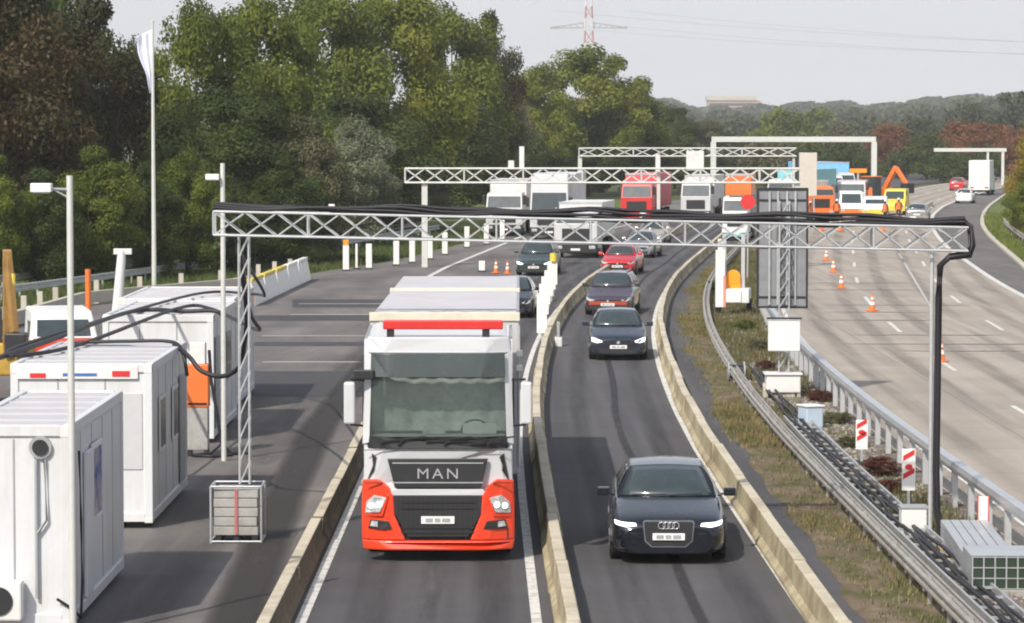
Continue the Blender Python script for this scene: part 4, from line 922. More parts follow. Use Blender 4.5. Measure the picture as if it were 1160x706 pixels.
pan('fog_lamp', [(.80, .68), (1.10, .70), (1.14, .55), (.74, .55)], 'dark', -.068, .06, mir=True, bevel=.006)
pan('fog_lamp_lens', [(.98, .67), (1.08, .68), (1.11, .59), (.98, .58)], 'lamp', -.08, .03, mir=True, bevel=.004)
po = MB().box(-.27, .27, -.01, .01, -.06, .06).build('number_plate', 'plate', TR); po.location = (.0, -.05, .70)
MB().box(-.2, -.08, -.018, -.012, -.03, .03).box(-.05, .04, -.018, -.012, -.03, .03).box(.07, .2, -.018, -.012, -.03, .03).build('plate_characters', 'textgrey', po)
MB().box(-1.15, 1.15, .1, .4, .2, .55).box(-.5, .5, .2, 6.0, .55, .8).build('chassis', 'dark', TR)
for s in (-1, 1):
    m_ = MB().box(-.09, .09, -.1, .12, -.34, .34).build('mirror', 'cab_white', TR, bevel=.03); m_.location = (s * 1.44, .12, 2.60)
    MB().box(-.075, .075, .12, .126, -.3, .3).build('mirror_glass', 'lamp', m_)
    MB().bar((s * 1.18, .35, 2.95), (s * 1.42, .15, 2.98), .04).bar((s * 1.20, .35, 2.2), (s * 1.42, .15, 2.24), .04).build('mirror_arm', 'dark', TR)
    MB().box(-.02, .02, -.5, .5, -.38, .38).build('side_window', 'carglass', TR).location = (s * (hw - .025), .95, 2.6)
    wheel(TR, s * 1.05, 1.45, .5, .33, s); wheel(TR, s * 1.0, 4.9, .5, .5, s)
    for yy in (11.3, 12.6, 13.9): wheel(TR, s * 1.05, yy, .5, .36, s)
    MB().box(-.05, .05, 3.0, 4.2, .45, 1.0).build('fuel_tank', 'galv', TR, bevel=.05).location = (s * 1.15, 0, 0)
MB().box(-.35, -.02, -.03, .06, .0, .16).build('antenna_box', 'dark', TR, bevel=.02).location = (-1.02, .1, 2.98)
tl = bpy.data.objects.new('trailer', None); COL.objects.link(tl); tl.parent = TR; tl.location = (.05, 2.7, 0)
hh = 1.275
MB().box(-hh, hh, 0, 15.0, 1.15, 3.86).build('trailer_body', 'tarp', tl, bevel=.03)
rf = MB(); NN = 14
for i in range(NN):
    y0, y1 = .12 + 14.8 * i / NN, .12 + 14.8 * (i + 1) / NN
    for a in range(4):
        u0, u1 = a / 4, (a + 1) / 4
        z = lambda u, : 3.865 + .05 * math.sin(PI * u) 
        rf.add([(-hh + .05, y0 + (y1 - y0) * u0, z(u0) - .02), (hh - .05, y0 + (y1 - y0) * u0, z(u0) - .02), (hh - .05, y0 + (y1 - y0) * u1, z(u1) - .02), (-hh + .05, y0 + (y1 - y0) * u1, z(u1) - .02)], [(0, 1, 2, 3)], True)
rf.build('roof_tarp', 'tarp', tl)
A['cream'] = mat('frame_cream', (.62, .58, .47), .5)
MB().box(-hh - .01, hh + .01, -.03, .06, 3.78, 3.93).build('roof_frame', 'cream', tl, bevel=.01); MB().box(-hh - .01, hh + .01, 8.5, 8.58, 3.84, 3.93).build('roof_frame', 'cream', tl, bevel=.01)
MB().box(-hh + .1, hh - .1, .1, 13.5, .95, 1.15).box(-.4, .4, 6, 13.4, .5, .95).build('trailer_chassis', 'dark', tl)
MB().box(hh - .012, hh + .012, -.05, .1, 1.3, 3.7).box(-hh - .012, -hh + .012, -.05, .1, 1.3, 3.7).build('edge_profile', 'galv', tl)
for z_ in (3.2, 2.95): MB().box(-.05, .05, -.06, .06, 0, .1).build('marker_light', 'white_plastic', TR, bevel=.01).location = (1.33, 2.4, z_)

# ---- generic lorries
def lorry(label, x, y, w, h, l, cabh, cabm, boxm, rz=0, rear=False, boxw=None, gap=.6, tank=False, name='truck', boxz=1.1, stripe=None, vis=True):
    t = thing(name, label, 'truck', (x, y, 0), rz)
    s = 1; hw_ = w / 2; bw = (boxw or w) / 2; cl = 2.1
    if rear: t.rotation_euler = (0, 0, rz + PI); t.location = (x, y + l, 0)
    b = MB(); b.add([(-hw_, .05, .5), (hw_, .05, .5), (hw_, cl, .5), (-hw_, cl, .5), (-hw_, 0, 1.9), (hw_, 0, 1.9), (-hw_ * .95, .35, cabh - .1), (hw_ * .95, .35, cabh - .1), (hw_ * .95, cl, cabh), (-hw_ * .95, cl, cabh)],
          [(0, 1, 5, 4), (4, 5, 7, 6), (6, 7, 8, 9), (2, 3, 9, 8), (0, 3, 2, 1), (1, 2, 8, 7, 5), (3, 0, 4, 6, 9)])
    b.build('cab', cabm, t, bevel=.07)
    g = MB(); zt = min(cabh - .3, 3.05)
    f = lambda z: .35 * (z - 1.9) / (cabh - 2.0) - .02
    g.add([(-hw_ * .9, f(1.95) - .0, 1.95), (hw_ * .9, f(1.95), 1.95), (hw_ * .87, f(zt), zt), (-hw_ * .87, f(zt), zt), (-hw_ * .9, f(1.95) + .1, 1.95), (hw_ * .9, f(1.95) + .1, 1.95), (hw_ * .87, f(zt) + .1, zt), (-hw_ * .87, f(zt) + .1, zt)], [(0, 1, 2, 3), (4, 5, 6, 7), (0, 1, 5, 4), (2, 3, 7, 6), (1, 2, 6, 5), (0, 3, 7, 4)])
    g.build('windscreen', 'carglass', t)
    MB().box(-hw_ * .62, hw_ * .62, -.03, .1, .95, 1.65).build('grille', 'dark', t, bevel=.02)
    MB().box(-hw_, hw_, -.06, .3, .28, .8).build('bumper', 'dark' if not stripe else stripe, t, bevel=.04)
    MB().box(-.26, .26, -.08, -.06, .42, .54).build('number_plate', 'plate', t)
    for q in (-1, 1):
        MB().box(-.18, .18, -.09, -.05, -.09, .09).build('headlight', 'lamp', t, bevel=.02).location = (q * hw_ * .76, 0, .6)
        MB().box(-.1, .1, -.08, .08, -.32, .32).build('mirror', 'dark', t, bevel=.03).location = (q * (hw_ + .16), .2, 2.45)
        MB().box(-.01, .01, -.4, .35, -.35, .35).build('side_window', 'carglass', t).location = (q * (hw_ - .0), 1.0, 2.45)
        wheel(t, q * (hw_ - .2), 1.3, .48, .32, q); wheel(t, q * (hw_ - .2), l * .72, .48, .4, q); wheel(t, q * (hw_ - .2), l * .88, .48, .4, q)
    if boxm:
        if tank: MB().cyl((0, cl + gap, 2.3), (0, l, 2.3), 1.15, n=24).build('tank', boxm, t)
        else: 
            MB().box(-bw, bw, cl + gap, l, boxz, h).build('cargo_box', boxm, t, bevel=.04)
            MB().box(-bw - .012, bw + .012, cl + gap - .02, cl + gap + .1, h - .12, h + .01).build('box_edge', 'galv', t)
    MB().box(-.45, .45, .5, l - .1, .55, boxz - .02 if boxm else 1).build('chassis', 'dark', t)
    if rear or True:
        for q in (-1, 1): MB().box(-.2, .2, -.03, .03, -.06, .06).build('tail_light', 'redlamp', t).location = (q * (hw_ - .35), l + .02, .9)
    return t
lorry('white box lorry queuing farthest left under the second gantry', ax(571, 214, 1), 214, 2.5, az(204, 214), 9, 3.0, 'cab_white', 'white', R(-6))
lorry('tall white lorry with a high roof, second of the queue from the left', ax(622, 208, 1), 208, 2.55, az(196, 208) - .1, 14, az(196, 208), 'cab_white', 'white', R(-6), boxw=2.55, gap=.3)
lorry('white lorry with a dark windscreen right behind the dark green car', ax(652, 177, 1), 177, 2.45, az(230, 177), 9, az(240, 177), 'cab_white', 'white', R(-8), gap=.3)
lorry('red lorry with a red box coming under the gantries', ax(721, 248, 1), 248, 2.5, az(197, 248), 12, 3.1, 'red', mat('box_red', (.62, .10, .12), .5), R(-10), stripe='red')
lorry('white lorry right of the red one under the gantries', ax(788, 252, 1), 252, 2.4, az(199, 252), 10, 3.1, 'cab_white', 'white', R(-10))
lorry('white van-like truck far away on the right carriageway below the small portal', ax(1131, 350, 1), 352, 2.3, az(182, 352), 8, 3.0, 'cab_white', 'white', R(-13), rear=True, boxz=.6)
lorry('large white lorry with light blue box parked in the roadworks', ax(952, 318, 1), 318, 3.3, az(184, 318), 12, 3.0, 'cab_white', 'skyblue', R(12), boxw=3.6)
lorry('white roadworks lorry with orange roof between portal legs', ax(964, 270, 1), 270, 2.5, az(205, 270), 7, 2.9, 'cab_white', 'orange', R(-8), stripe='orange')
lorry('white and teal concrete lorry behind the sign board', ax(887, 262, 1), 262, 3.0, az(192, 262), 9, 3.2, 'cab_white', 'teal', R(-25), boxw=3.0)
lorry('service lorry with a white cab and orange box left of the sign board', ax(833, 205, 1), 205, 1.7, az(198, 205), 7, 2.9, 'white', 'orange', R(-8), stripe='teal', boxz=2.9)
# crane-excavator in orange, and yellow road machine
t = thing('excavator', 'orange excavator working in the roadworks behind the yellow van', 'excavator', (ax(990, 285, 1), 285, 0), R(35))
for s in (-1, 1): MB().box(-.3, .3, -1.9, 1.9, 0, .85, at=(s * 1.05, 0, 0)).build('track', 'black', t, bevel=.2)
MB().box(-1.3, 1.3, -1.2, 2.0, .95, 2.1).build('body', 'orange', t, bevel=.1)
cb_ = MB().box(-1.25, -.25, -1.3, .3, 1.2, 3.0).build('cab', 'carglass', t, bevel=.08); MB().box(-1.3, -.2, -1.35, .35, 3.0, 3.1).build('cab_roof', 'orange', cb_, bevel=.03)
MB().bar((.3, -1.0, 1.8), (.3, -2.6, 3.9), .35, .45).bar((.3, -2.6, 3.85), (.3, -4.0, 2.4), .28, .35).build('boom', 'orange', t, bevel=.03)
MB().box(-.2, .8, -4.5, -3.7, 1.6, 2.5).build('bucket', 'dark', t, bevel=.08)
def van(label, x, y, w, h, l, m, low=None, rz=0, group=None):
    t = thing('van', label, 'van', (x, y, 0), rz); q = w / 2
    b = MB(); pr_ = [(0, .35), (0, .85), (.25, 1.15), (1.0, 1.3), (1.7, h - .1), (2.0, h), (l - .05, h), (l, .4)]
    n = len(pr_); b.add([(-q * (.9 if z > 1.35 else 1), y_, z) for y_, z in pr_] + [(q * (.9 if z > 1.35 else 1), y_, z) for y_, z in pr_], [tuple(range(n)), tuple(range(2 * n - 1, n - 1, -1))] + [(i, n + i, n + (i + 1) % n, (i + 1) % n) for i in range(n)])
    b.build('body', m, t, bevel=.06)
    a_ = lambda z: 1.0 + .7 * (z - 1.3) / (h - 1.4) - .03
    MB().add([(-q * .8, a_(1.38), 1.38), (q * .8, a_(1.38), 1.38), (q * .76, a_(h - .2), h - .2), (-q * .76, a_(h - .2), h - .2)], [(0, 1, 2, 3)]).build('windscreen', 'carglass', t)
    if low: MB().box(-q - .01, q + .01, -.03, l + .02, .55, .95).build('stripe', low, t, bevel=.01)
    for s in (-1, 1):
        MB().box(-.14, .14, -.05, .05, -.08, .08).build('headlight', 'lamp', t, bevel=.02).location = (s * q * .72, 0, .8)
        MB().box(-.01, .01, -.4, .4, -.25, .25).build('side_window', 'carglass', t).location = (s * (q * .96), 2.3, h - .5)
        for yy in (.9, l - .9): wheel(t, s * (q - .12), yy, .34, .24, s)
    return t
van('yellow roadworks van parked in front of the orange excavator', ax(991, 250, 1), 250, 1.95, 1.9, 5, 'white', 'yellow', R(-8))
lorry('orange tipper lorry between the sign column and the portal', ax(930, 256, 1), 256, 2.3, 3.1, 7, 2.7, 'orange', 'galv_old', R(6), stripe='orange')
lorry('white roadworks lorry behind the orange tipper lorry', ax(940, 292, 1), 292, 2.6, az(196, 292), 8, 3.1, 'cab_white', 'white', R(4))
van('white roadworks van beside the yellow one', ax(965, 252, 1), 252, 1.95, 2.3, 5, 'white', 'orange', R(-4))
van('yellow roadworks van behind the silver car', ax(1012, 268, 1), 268, 1.95, 2.2, 5, 'yellow', None, R(-12))
van('orange-red and white service van parked behind the containers at the left', ax(76, 84, 1), 84, 1.8, 1.95, 4.6, 'white', 'cab_red', R(12))
[o for o in bpy.data.objects if o.get('category') == 'van'][-1].scale = (1.0, 1, 1.12)
MB().box(-.86, .86, .02, .95, .97, 1.345).build('bonnet', 'cab_red', [o for o in bpy.data.objects if o.get('category') == 'van'][-1], bevel=.05)

# ------------------------------------------------------------------ median equipment
YB = 84.0
t = thing('sign_mast', 'tall grey sign board seen from behind on a lattice mast in the median', 'sign', (ax(886, YB, 3), YB, 0), R(-4))
zb0, zb1 = az(347, YB), az(215, YB); bw = 27 / F * YB
bd = MB().box(-bw, bw, -.06, .12, zb0, zb1).build('board', 'led', t, bevel=.01)
f = MB()
for x0, x1, z0, z1 in ((-bw - .05, -bw, zb0, zb1), (bw, bw + .05, zb0, zb1), (-bw - .05, bw + .05, zb0 - .05, zb0), (-bw - .05, bw + .05, zb1, zb1 + .05)): f.box(x0, x1, -.1, .14, z0, z1)
for z in (zb0 + .22, (zb0 + zb1) / 2, zb1 - .3): f.box(-bw + .02, bw - .02, -.085, -.062, z, z + .05)
f.build('board_frame', 'dark', bd)
f = MB()
for x in (-.34, -.12, .12, .34): f.box(x - .025, x + .025, -.12, -.087, zb0 + .04, zb1 - .04)
f.build('stiffener', 'galv', bd)
m_ = MB(); mast(m_, zb1 - .3, .13, .4, .022); m_.build('mast', 'galv', t).location = (.05, -.28, 0)
wbx = MB().box(-.42, .42, -.2, .1, az(396, YB), az(361, YB)).build('white_box', 'white', t, bevel=.02); wbx.location = (.05, -.5, 0)
MB().box(-.5, .5, -.5, .35, .0, .35).build('foot_block', 'concrete', t, bevel=.03)
MB().box(-.46, .46, -.02, .02, 0, .05, at=(.05, -.72, az(360, YB))).build('box_trim', 'dark', t)
p = gp(885, 447)
t = thing('switch_box', 'low white box in front of the sign mast foot', 'box', (p.x, p.y - 1, 0)); MB().box(-.5, .4, -.3, .3, .15, .62).build('housing', 'white', t, bevel=.03); MB().box(-.55, .45, -.35, .35, .62, .67).build('lid', 'white', t, bevel=.01); MB().box(-.45, -.35, -.25, .25, 0, .15).box(.25, .35, -.25, .25, 0, .15).build('foot', 'dark', t)
p = gp(918, 485)
t = thing('utility_box', 'tilted pale blue box lying in the gravel right of the sign mast', 'box', (p.x, p.y, .02), R(20)); 
MB().box(-.22, .22, -.25, .25, 0, .5).build('housing', mat('pale_blue', (.45, .55, .65), .5), t, bevel=.03); MB().box(-.25, .25, -.28, .28, .5, .54).build('lid', 'white', t, bevel=.01)
p = gp(838, 432)
t = thing('cable_drum', 'small dark cable drum beside the median guard rail', 'cable drum', (p.x - .1, p.y, .0))
for s in (-1, 1): MB().cyl((s * .2, 0, .28), (s * .24, 0, .28), .28, n=18).build('flange', 'grey', t)
MB().cyl((-.2, 0, .28), (.2, 0, .28), .19, n=16).build('cable_coil', 'cable', t)
# warning trailer
p = gp(831, 356)
t = thing('warning_trailer', 'white warning trailer with an orange lamp and two upright posts in the median', 'trailer', (p.x, p.y, 0), R(-8))
MB().box(-.62, .62, -.5, .8, .45, 1.0).build('body', 'white', t, bevel=.03)
MB().box(-.66, -.30, -.56, -.51, .3, 2.5).build('tall_board', 'white', t); MB().box(-.36, -.26, -.575, -.562, .3, 1.5).build('red_strip', mat('salmon', (.6, .25, .18), .5), t)
for s in (-1, 1):
    MB().box(-.07, .07, -.07, .07, .4, 3.35, at=(s * .36, 0, 0)).build('upright', 'alu', t); wheel(t, s * .6, .2, .3, .2, s)
MB().box(-.45, .45, -.04, .04, 3.15, 3.3, at=(0, -.08, 0)).box(-.62, -.42, -.05, .05, .9, 2.9, at=(0, .1, 0)).build('panel', 'white', t)
lmp = MB().cyl((0, -.22, 1.45), (0, -.08, 1.45), .27, n=20).box(-.27, .27, -.2, -.08, 1.0, 1.45).build('warning_lamp', 'amber', t)
MB().box(-.33, .33, -.56, -.505, .48, .95).build('front_box', 'white', t, bevel=.01)
# chevron beacons
def chevron(px, py, ht, label):
    p = gp(px, py)
    t = thing('beacon_board', label, 'beacon', (p.x, p.y, 0), 0, 'red and white beacon boards in the median')
    zb_ = .35; zt_ = zb_ + ht; hw_ = .125
    MB().box(-hw_, hw_, -.015, .015, zb_, zt_).build('board', 'white_plastic', t, bevel=.005)
    s = MB()
    n = 4
    for i in range(n):
        z = zb_ + .04 + i * (ht - .1) / n
        if i % 2 == 1 or n < 5 and i == 3: pass
        s.add([(-hw_ + .02, -.019, z), (hw_ - .02, -.019, z + .12), (hw_ - .02, -.019, z + .22), (-hw_ + .02, -.019, z + .10)], [(0, 1, 2, 3)]) if i in (1, 3) else s.add([(x_ * .075, -.019, z + .06 + y_ * .055) for x_, y_ in [(math.cos(a), math.sin(a)) for a in [q * PI / 6 for q in range(12)]]], [tuple(range(12))]) if i == 2 else None
    s.build('red_mark', 'red', t, fix=False)
    MB().box(-.025, .025, -.02, .02, .08, zb_).build('stem', 'galv', t); MB().box(-.22, .22, -.3, .3, 0, .1).build('foot', 'black', t, bevel=.02)
chevron(976, 528, .62, 'red and white beacon board farther from the camera behind the red-brown shrub')
chevron(1029, 577, .78, 'taller red and white beacon board beside the white boxes')
for i, (px, py, lab) in enumerate(((1034, 607, 'white box at the foot of the taller beacon board'),)):
    p = gp(px, py); t = thing('junction_box', lab, 'box', (p.x, p.y, 0)); MB().box(-.22, .22, -.2, .2, .02, .5).build('housing', 'white', t, bevel=.02); MB().box(-.24, .24, -.22, .22, .5, .53).build('lid', 'grey', t)
p = gp(1092, 608)
t = thing('small_sign', 'narrow white panel on a red framed stand behind the guard rail stack', 'panel', (ax(1127, 53.5, .5) - .2, 53.5, 0)); MB().box(-.08, .08, -.01, .01, .25, .85).build('board', 'white_plastic', t); MB().box(-.1, -.08, -.015, .015, 0, .87).box(.08, .1, -.015, .015, 0, .87).build('stand', 'red', t)
# cable ladder running in the gravel
t = thing('cable_ladder', 'grey steel cable ladder lying in the gravel beside the weathered guard rail', 'cable ladder', (0, 0, 0))
xb = lambda y: M(y) + 6.2
ys = frange(40, 76, 3)
for o_ in (-.28, .28): MB().sweep([(xb(y) + o_, y) for y in ys], [(-.02, .12), (.02, .12), (.02, .22), (-.02, .22)]).build('side_rail', 'galv', t)
for y in frange(40.5, 75.5, 1.0): MB().box(xb(y) - .28, xb(y) + .28, y - .05, y + .05, .15, .18).build('rung', 'galv', t)
cbl = MB()
for o_ in (-.16, -.08, .02, .11): cbl.tube([(xb(y) + o_ + .05 * math.sin(y * .7 + o_ * 30), y, .21 + .02 * math.sin(y + o_ * 9)) for y in frange(40, 92, 1.5)], .03, 6)
tag(cbl.build('cable_run', 'cable'), 'black cables lying along the steel cable ladder in the gravel', 'cable')
# steel stacks at lower right
p = gp(1122, 690)
t = thing('steel_profile_stack', 'stack of long galvanised steel profiles on the gravel at the lower right', 'steel stack', (ax(1092, 51, .5) + .0, 49.0, 0), R(-3))
for z in range(3):
    for i in range(5):
        s_ = MB(); x0 = i * .16 - .3; z0 = .12 + z * .13
        s_.box(x0, x0 + .012, 0, 4.2, z0, z0 + .11).box(x0 + .012, x0 + .13, 0, 4.2, z0 + .098, z0 + .11).box(x0 + .13, x0 + .142, 0, 4.2, z0, z0 + .11).build('profile', 'galv', t)
for y in (.4, 2.1, 3.8): MB().box(-.4, .6, y - .05, y + .05, 0, .115).build('timber_bearer', 'wood', t)
t = thing('mesh_crate', 'pale crate with a black square mesh front at the lower right corner', 'crate', (ax(1140, 47.8, .4), 47.6, 0), R(-2))
MB().box(-.55, .7, .06, 1.3, .12, .62).build('crate_body', 'galv', t, bevel=.02)
MB().box(-.55, .7, .0, .05, .12, .62).build('mesh_panel', 'teal_net', t)
g_ = MB()
for i in range(8): g_.box(-.55 + i * .17, -.53 + i * .17, -.015, .0, .12, .62)
for i in range(4): g_.box(-.55, .7, -.017, -.002, .12 + i * .16, .135 + i * .16)
g_.build('mesh_wire', 'galv', t)
MB().box(-.6, .75, -.02, 1.32, 0, .11).build('pallet', 'galv_old', t, bevel=.01)

# ------------------------------------------------------------------ white delineators on the dividing barrier
labs = ['nearest', 'second', 'third', 'fourth', 'fifth', 'farthest']
for i, (px, py) in enumerate(((618, 388), (620, 372), (622, 360), (625, 350), (628, 342), (630, 336))):
    Y = gp(px, py).y
    t = thing('delineator_panel', '%s of the white delineator panels bunched on the dividing barrier' % labs[i] + (', carrying a yellow lamp' if i == 5 else ''), 'delineator', (ax(px, Y, 1) - .12, Y, 0), 0, 'white delineator panels on the dividing barrier')
    MB().box(-.17, .17, -.03, .03, .50 if i else .30, 1.62 - .03 * i).build('panel', 'white_plastic', t, bevel=.02)
    MB().box(-.03, .03, .035, .09, 0, 1.0).build('post', 'galv', t)
    if i == 5: MB().cyl((0, 0, 1.5), (0, 0, 1.85), .15, n=14).build('lamp', 'yellow', t)
p = gp(632, 390); t = thing('barrier_clamp', 'small white and grey barrier end clamp below the delineator panels', 'clamp', (p.x, p.y - 1, 0)); MB().box(-.12, .12, -.3, .3, 0, .3).build('base', 'white', t, bevel=.02); MB().box(-.05, .05, -.2, .2, .3, .8).build('upright', 'grey', t, bevel=.02)

# white bollards along the apron edge
BW = [(392, 307, 'with an orange top, leftmost of the row'), (404, 305, ''), (418, 305, ''), (449, 301, ''), (467, 298, ''), (487, 294, ''), (504, 289, ''), (529, 281, ''), (551, 277, ''), (569, 272, ''), (588, 266, ''), (546, 308, 'standing alone beside the white line')]
ordn = ['first', 'second', 'third', 'fourth', 'fifth', 'sixth', 'seventh', 'eighth', 'ninth', 'tenth', 'eleventh', 'last'] if 1 else ['first', 'second', 'third', 'fourth', 'fifth', 'sixth', 'seventh', 'eighth', 'ninth', 'last']
for i, (px, py, ex) in enumerate(BW):
    p = gp(px, py); sl = i == 1
    lab = 'white delineator bollard %s' % ex if ex else '%s from the left in the row of white delineator bollards' % ordn[i]
    t = thing('bollard', lab, 'bollard', (p.x, p.y, 0), 0, 'white bollards along the apron edge')
    hgt = .55 if i == 11 else 1.3; wd = .06 if sl else .155
    MB().box(-wd, wd, -.06, .06, .06, hgt).build('panel', 'white_plastic', t, bevel=.03); MB().box(-.2, .2, -.2, .2, 0, .07).build('foot', 'dark', t, bevel=.02)
    if i == 0: MB().box(-.14, .14, -.07, .07, hgt, hgt + .28).build('lamp', 'amber', t, bevel=.03)
# water filled white blocks
for i in range(5):
    q = i / 4; x = -10.6 + .1 * i + .25 * q; y = 128 + i * 4.6
    t = thing('plastic_barrier', '%s white plastic barrier block with a yellow top strip on the apron' % ['nearest', 'second nearest', 'middle', 'second farthest', 'farthest'][i], 'barrier', (x, y, 0), R(-2), 'white plastic barrier blocks in a line')
    MB().add([(-.28, 0, 0), (.28, 0, 0), (.28, 4.3, 0), (-.28, 4.3, 0), (-.1, 0, .95), (.1, 0, .95), (.1, 4.3, .95), (-.1, 4.3, .95)], [(0, 3, 2, 1), (4, 5, 6, 7), (0, 1, 5, 4), (1, 2, 6, 5), (2, 3, 7, 6), (3, 0, 4, 7)]).build('block', 'white_plastic', t, bevel=.04)
    MB().box(-.12, .12, .1, 4.2, .955, 1.1).build('top_strip', 'yellow' if i < 3 else 'white_plastic', t, bevel=.02)
    if i == 0: MB().box(-.22, .22, -.06, -.01, .1, .5).build('end_plate', 'amber', t)

# cones
def cone(x, y, label, big=1.0):
    t = thing('traffic_cone', label, 'traffic cone', (x, y, .02), rnd.uniform(0, 1), 'traffic cones on the carriageways'); t.scale = (big, big, big)
    MB().box(-.2, .2, -.2, .2, 0, .05).build('foot', 'orange', t, bevel=.01)
    MB().cyl((0, 0, .05), (0, 0, .75), .15, .035, n=14).build('body', 'orange', t)
    MB().cyl((0, 0, .28), (0, 0, .42), .118, .092, n=14).cyl((0, 0, .52), (0, 0, .62), .078, .062, n=14).build('sleeve', 'white_plastic', t)
for px, py, lab in ((1066, 411, 'nearest orange and white cone on the concrete carriageway'), (988, 353, 'second orange and white cone on the concrete carriageway'), (953, 327, 'third cone on the concrete carriageway, smaller with distance'), (944, 309, 'fourth cone, in line behind the third on the concrete carriageway'), (936, 296, 'fifth and farthest cone of the line on the concrete carriageway'), (562, 310, 'red cone left of the dark green car'), (575, 311, 'red cone closest to the dark green car')):
    p = gp(px, py); cone(p.x, p.y, lab, .88)

# right hand far: sign column, temporary barrier
t = thing('sign_column', 'tall narrow beige sign column rising behind the teal lorry', 'sign', (ax(915, 235, 2), 235, 0)); MB().box(-.65, .65, -.2, .2, 2.3, az(173, 235)).build('panel', mat('sign_beige', (.55, .5, .44), .6, var=.1), t, bevel=.02); MB().box(-.5, -.4, -.08, .08, 0, 2.3).box(.4, .5, -.08, .08, 0, 2.3).build('leg', 'galv', t); MB().box(-.95, -.68, -.1, .1, 3.0, az(178, 235)).build('side_flap', 'dark', t)
p = gp(908, 262)
def person(px, Y, label, vest='orange', trousers='dark'):
    t = thing('person', label, 'person', (ax(px, Y, 1), Y, 0), rnd.uniform(-1, 1))
    me = bpy.data.meshes.new('body'); bm = bmesh.new(); lay = bm.verts.layers.skin.verify()
    J = dict(pel=(0, 0, .95), chest=(0, 0, 1.3), neck=(0, 0, 1.5), head=(0, -.02, 1.66), top=(0, 0, 1.76), hl=(-.1, 0, .9), kl=(-.12, -.03, .5), fl_=(-.13, .0, .07), tl=(-.13, -.15, .05), hr=(.1, 0, .9), kr=(.12, -.02, .5), fr_=(.13, .02, .07), tr_=(.13, -.13, .05), sl=(-.2, 0, 1.43), el=(-.27, 0, 1.15), wl=(-.25, -.1, .92), gl=(-.24, -.13, .84), sr=(.2, 0, 1.43), er=(.27, 0, 1.15), wr=(.25, -.12, .93), gr=(.24, -.15, .85))
    rad = dict(pel=.15, chest=.16, neck=.06, head=.10, top=.07, hl=.1, kl=.065, fl_=.05, tl=.04, hr=.1, kr=.065, fr_=.05, tr_=.04, sl=.07, el=.05, wl=.035, gl=.04, sr=.07, er=.05, wr=.035, gr=.04)
    E = [('pel', 'chest'), ('chest', 'neck'), ('neck', 'head'), ('head', 'top'), ('pel', 'hl'), ('hl', 'kl'), ('kl', 'fl_'), ('fl_', 'tl'), ('pel', 'hr'), ('hr', 'kr'), ('kr', 'fr_'), ('fr_', 'tr_'), ('chest', 'sl'), ('sl', 'el'), ('el', 'wl'), ('wl', 'gl'), ('chest', 'sr'), ('sr', 'er'), ('er', 'wr'), ('wr', 'gr')]
    V = {k_: bm.verts.new(v) for k_, v in J.items()}
    for a, b in E: bm.edges.new((V[a], V[b]))
    for k_, v in V.items(): v[lay].radius = (rad[k_],) * 2; v[lay].use_root = (k_ == 'pel')
    bm.to_mesh(me); bm.free(); me.materials.append(A[trousers])
    o = bpy.data.objects.new('body', me); COL.objects.link(o); o.parent = t
    o.modifiers.new('skin', 'SKIN').use_smooth_shade = True; o.modifiers.new('sub', 'SUBSURF').render_levels = 1
    MB().cyl((0, 0, .88), (0, 0, 1.46), .205, .20, n=14).build('vest', vest, t, bevel=.04)
    MB().cyl((0, 0, 1.70), (0, 0, 1.82), .12, .07, n=14).build('helmet', 'white_plastic', t)
    return t
person(918, 240, 'person in an orange high-visibility vest and white helmet by the sign column')
person(908, 238, 'person in orange clothing standing left of the worker by the sign column')
for i, (px, py) in enumerate(((930, 262), (941, 258), (952, 262), (968, 257), (1000, 262), (1016, 256))):
    p = gp(px, py); cone(p.x, p.y, '%s cone from the left in the row in front of the roadworks vehicles' % ['first', 'second', 'third', 'fourth', 'fifth', 'sixth'][i], 1.1)
for i, (px, Y, lab) in enumerate(((948, 247, 'person in orange walking in front of the white roadworks van'), (1003, 245, 'person in orange standing at the yellow roadworks van'), (1018, 252, 'person in orange at the right end of the roadworks'))): person(px, Y, lab)
t = thing('light_tower', 'thin orange light tower rising among the roadworks vehicles', 'light tower', (ax(972, 300, 2), 300, 0)); MB().cyl((0, 0, 1.2), (0, 0, az(196, 300)), .12, n=8).build('mast', 'galv', t); MB().box(-.8, .8, -.6, .6, .3, 1.3).build('generator', 'orange', t, bevel=.05); MB().box(-.8, .8, -.15, .15, az(196, 300), az(196, 300) + .4).build('lamp_head', 'amber', t, bevel=.03)
t = thing('road_roller', 'orange road roller at the left of the roadworks beside the sign column', 'road roller', (ax(905, 246, 1), 246, 0), R(10))
for y_ in (0, 2.2): MB().cyl((-.8, y_, .6), (.8, y_, .6), .6, n=20).build('drum', 'galv_old', t)
MB().box(-.75, .75, -.3, 2.6, 1.1, 1.6).build('body', 'orange', t, bevel=.08); MB().box(-.8, .8, .3, 2.0, 2.6, 2.72).box(-.75, -.67, .35, .43, 1.6, 2.6).box(.67, .75, .35, .43, 1.6, 2.6).box(-.75, -.67, 1.85, 1.93, 1.6, 2.6).box(.67, .75, 1.85, 1.93, 1.6, 2.6).build('canopy', 'orange', t)
wall('concrete_barrier', 'low pale temporary barrier right of the roadworks in the distance', 'barrier', lambda y: M(y) + 16.6, 262, 300, 'concrete')
wall('concrete_barrier', 'low pinkish barrier in front of the roadworks vehicles', 'barrier', lambda y: M(y) + 9.5 + (y - 236) * .8, 236, 246, 'concrete')
# noise: small signs in distance
t = thing('road_sign', 'round red sign on a post left of the tall sign board', 'sign', (ax(847, 150, 2), 150, 0)); MB().cyl((0, -.05, az(229, 150)), (0, -.02, az(229, 150)), .35, n=20).build('disc', 'red', t); MB().cyl((0, 0, 0), (0, 0, az(222, 150)), .04, n=8).build('post', 'galv', t)

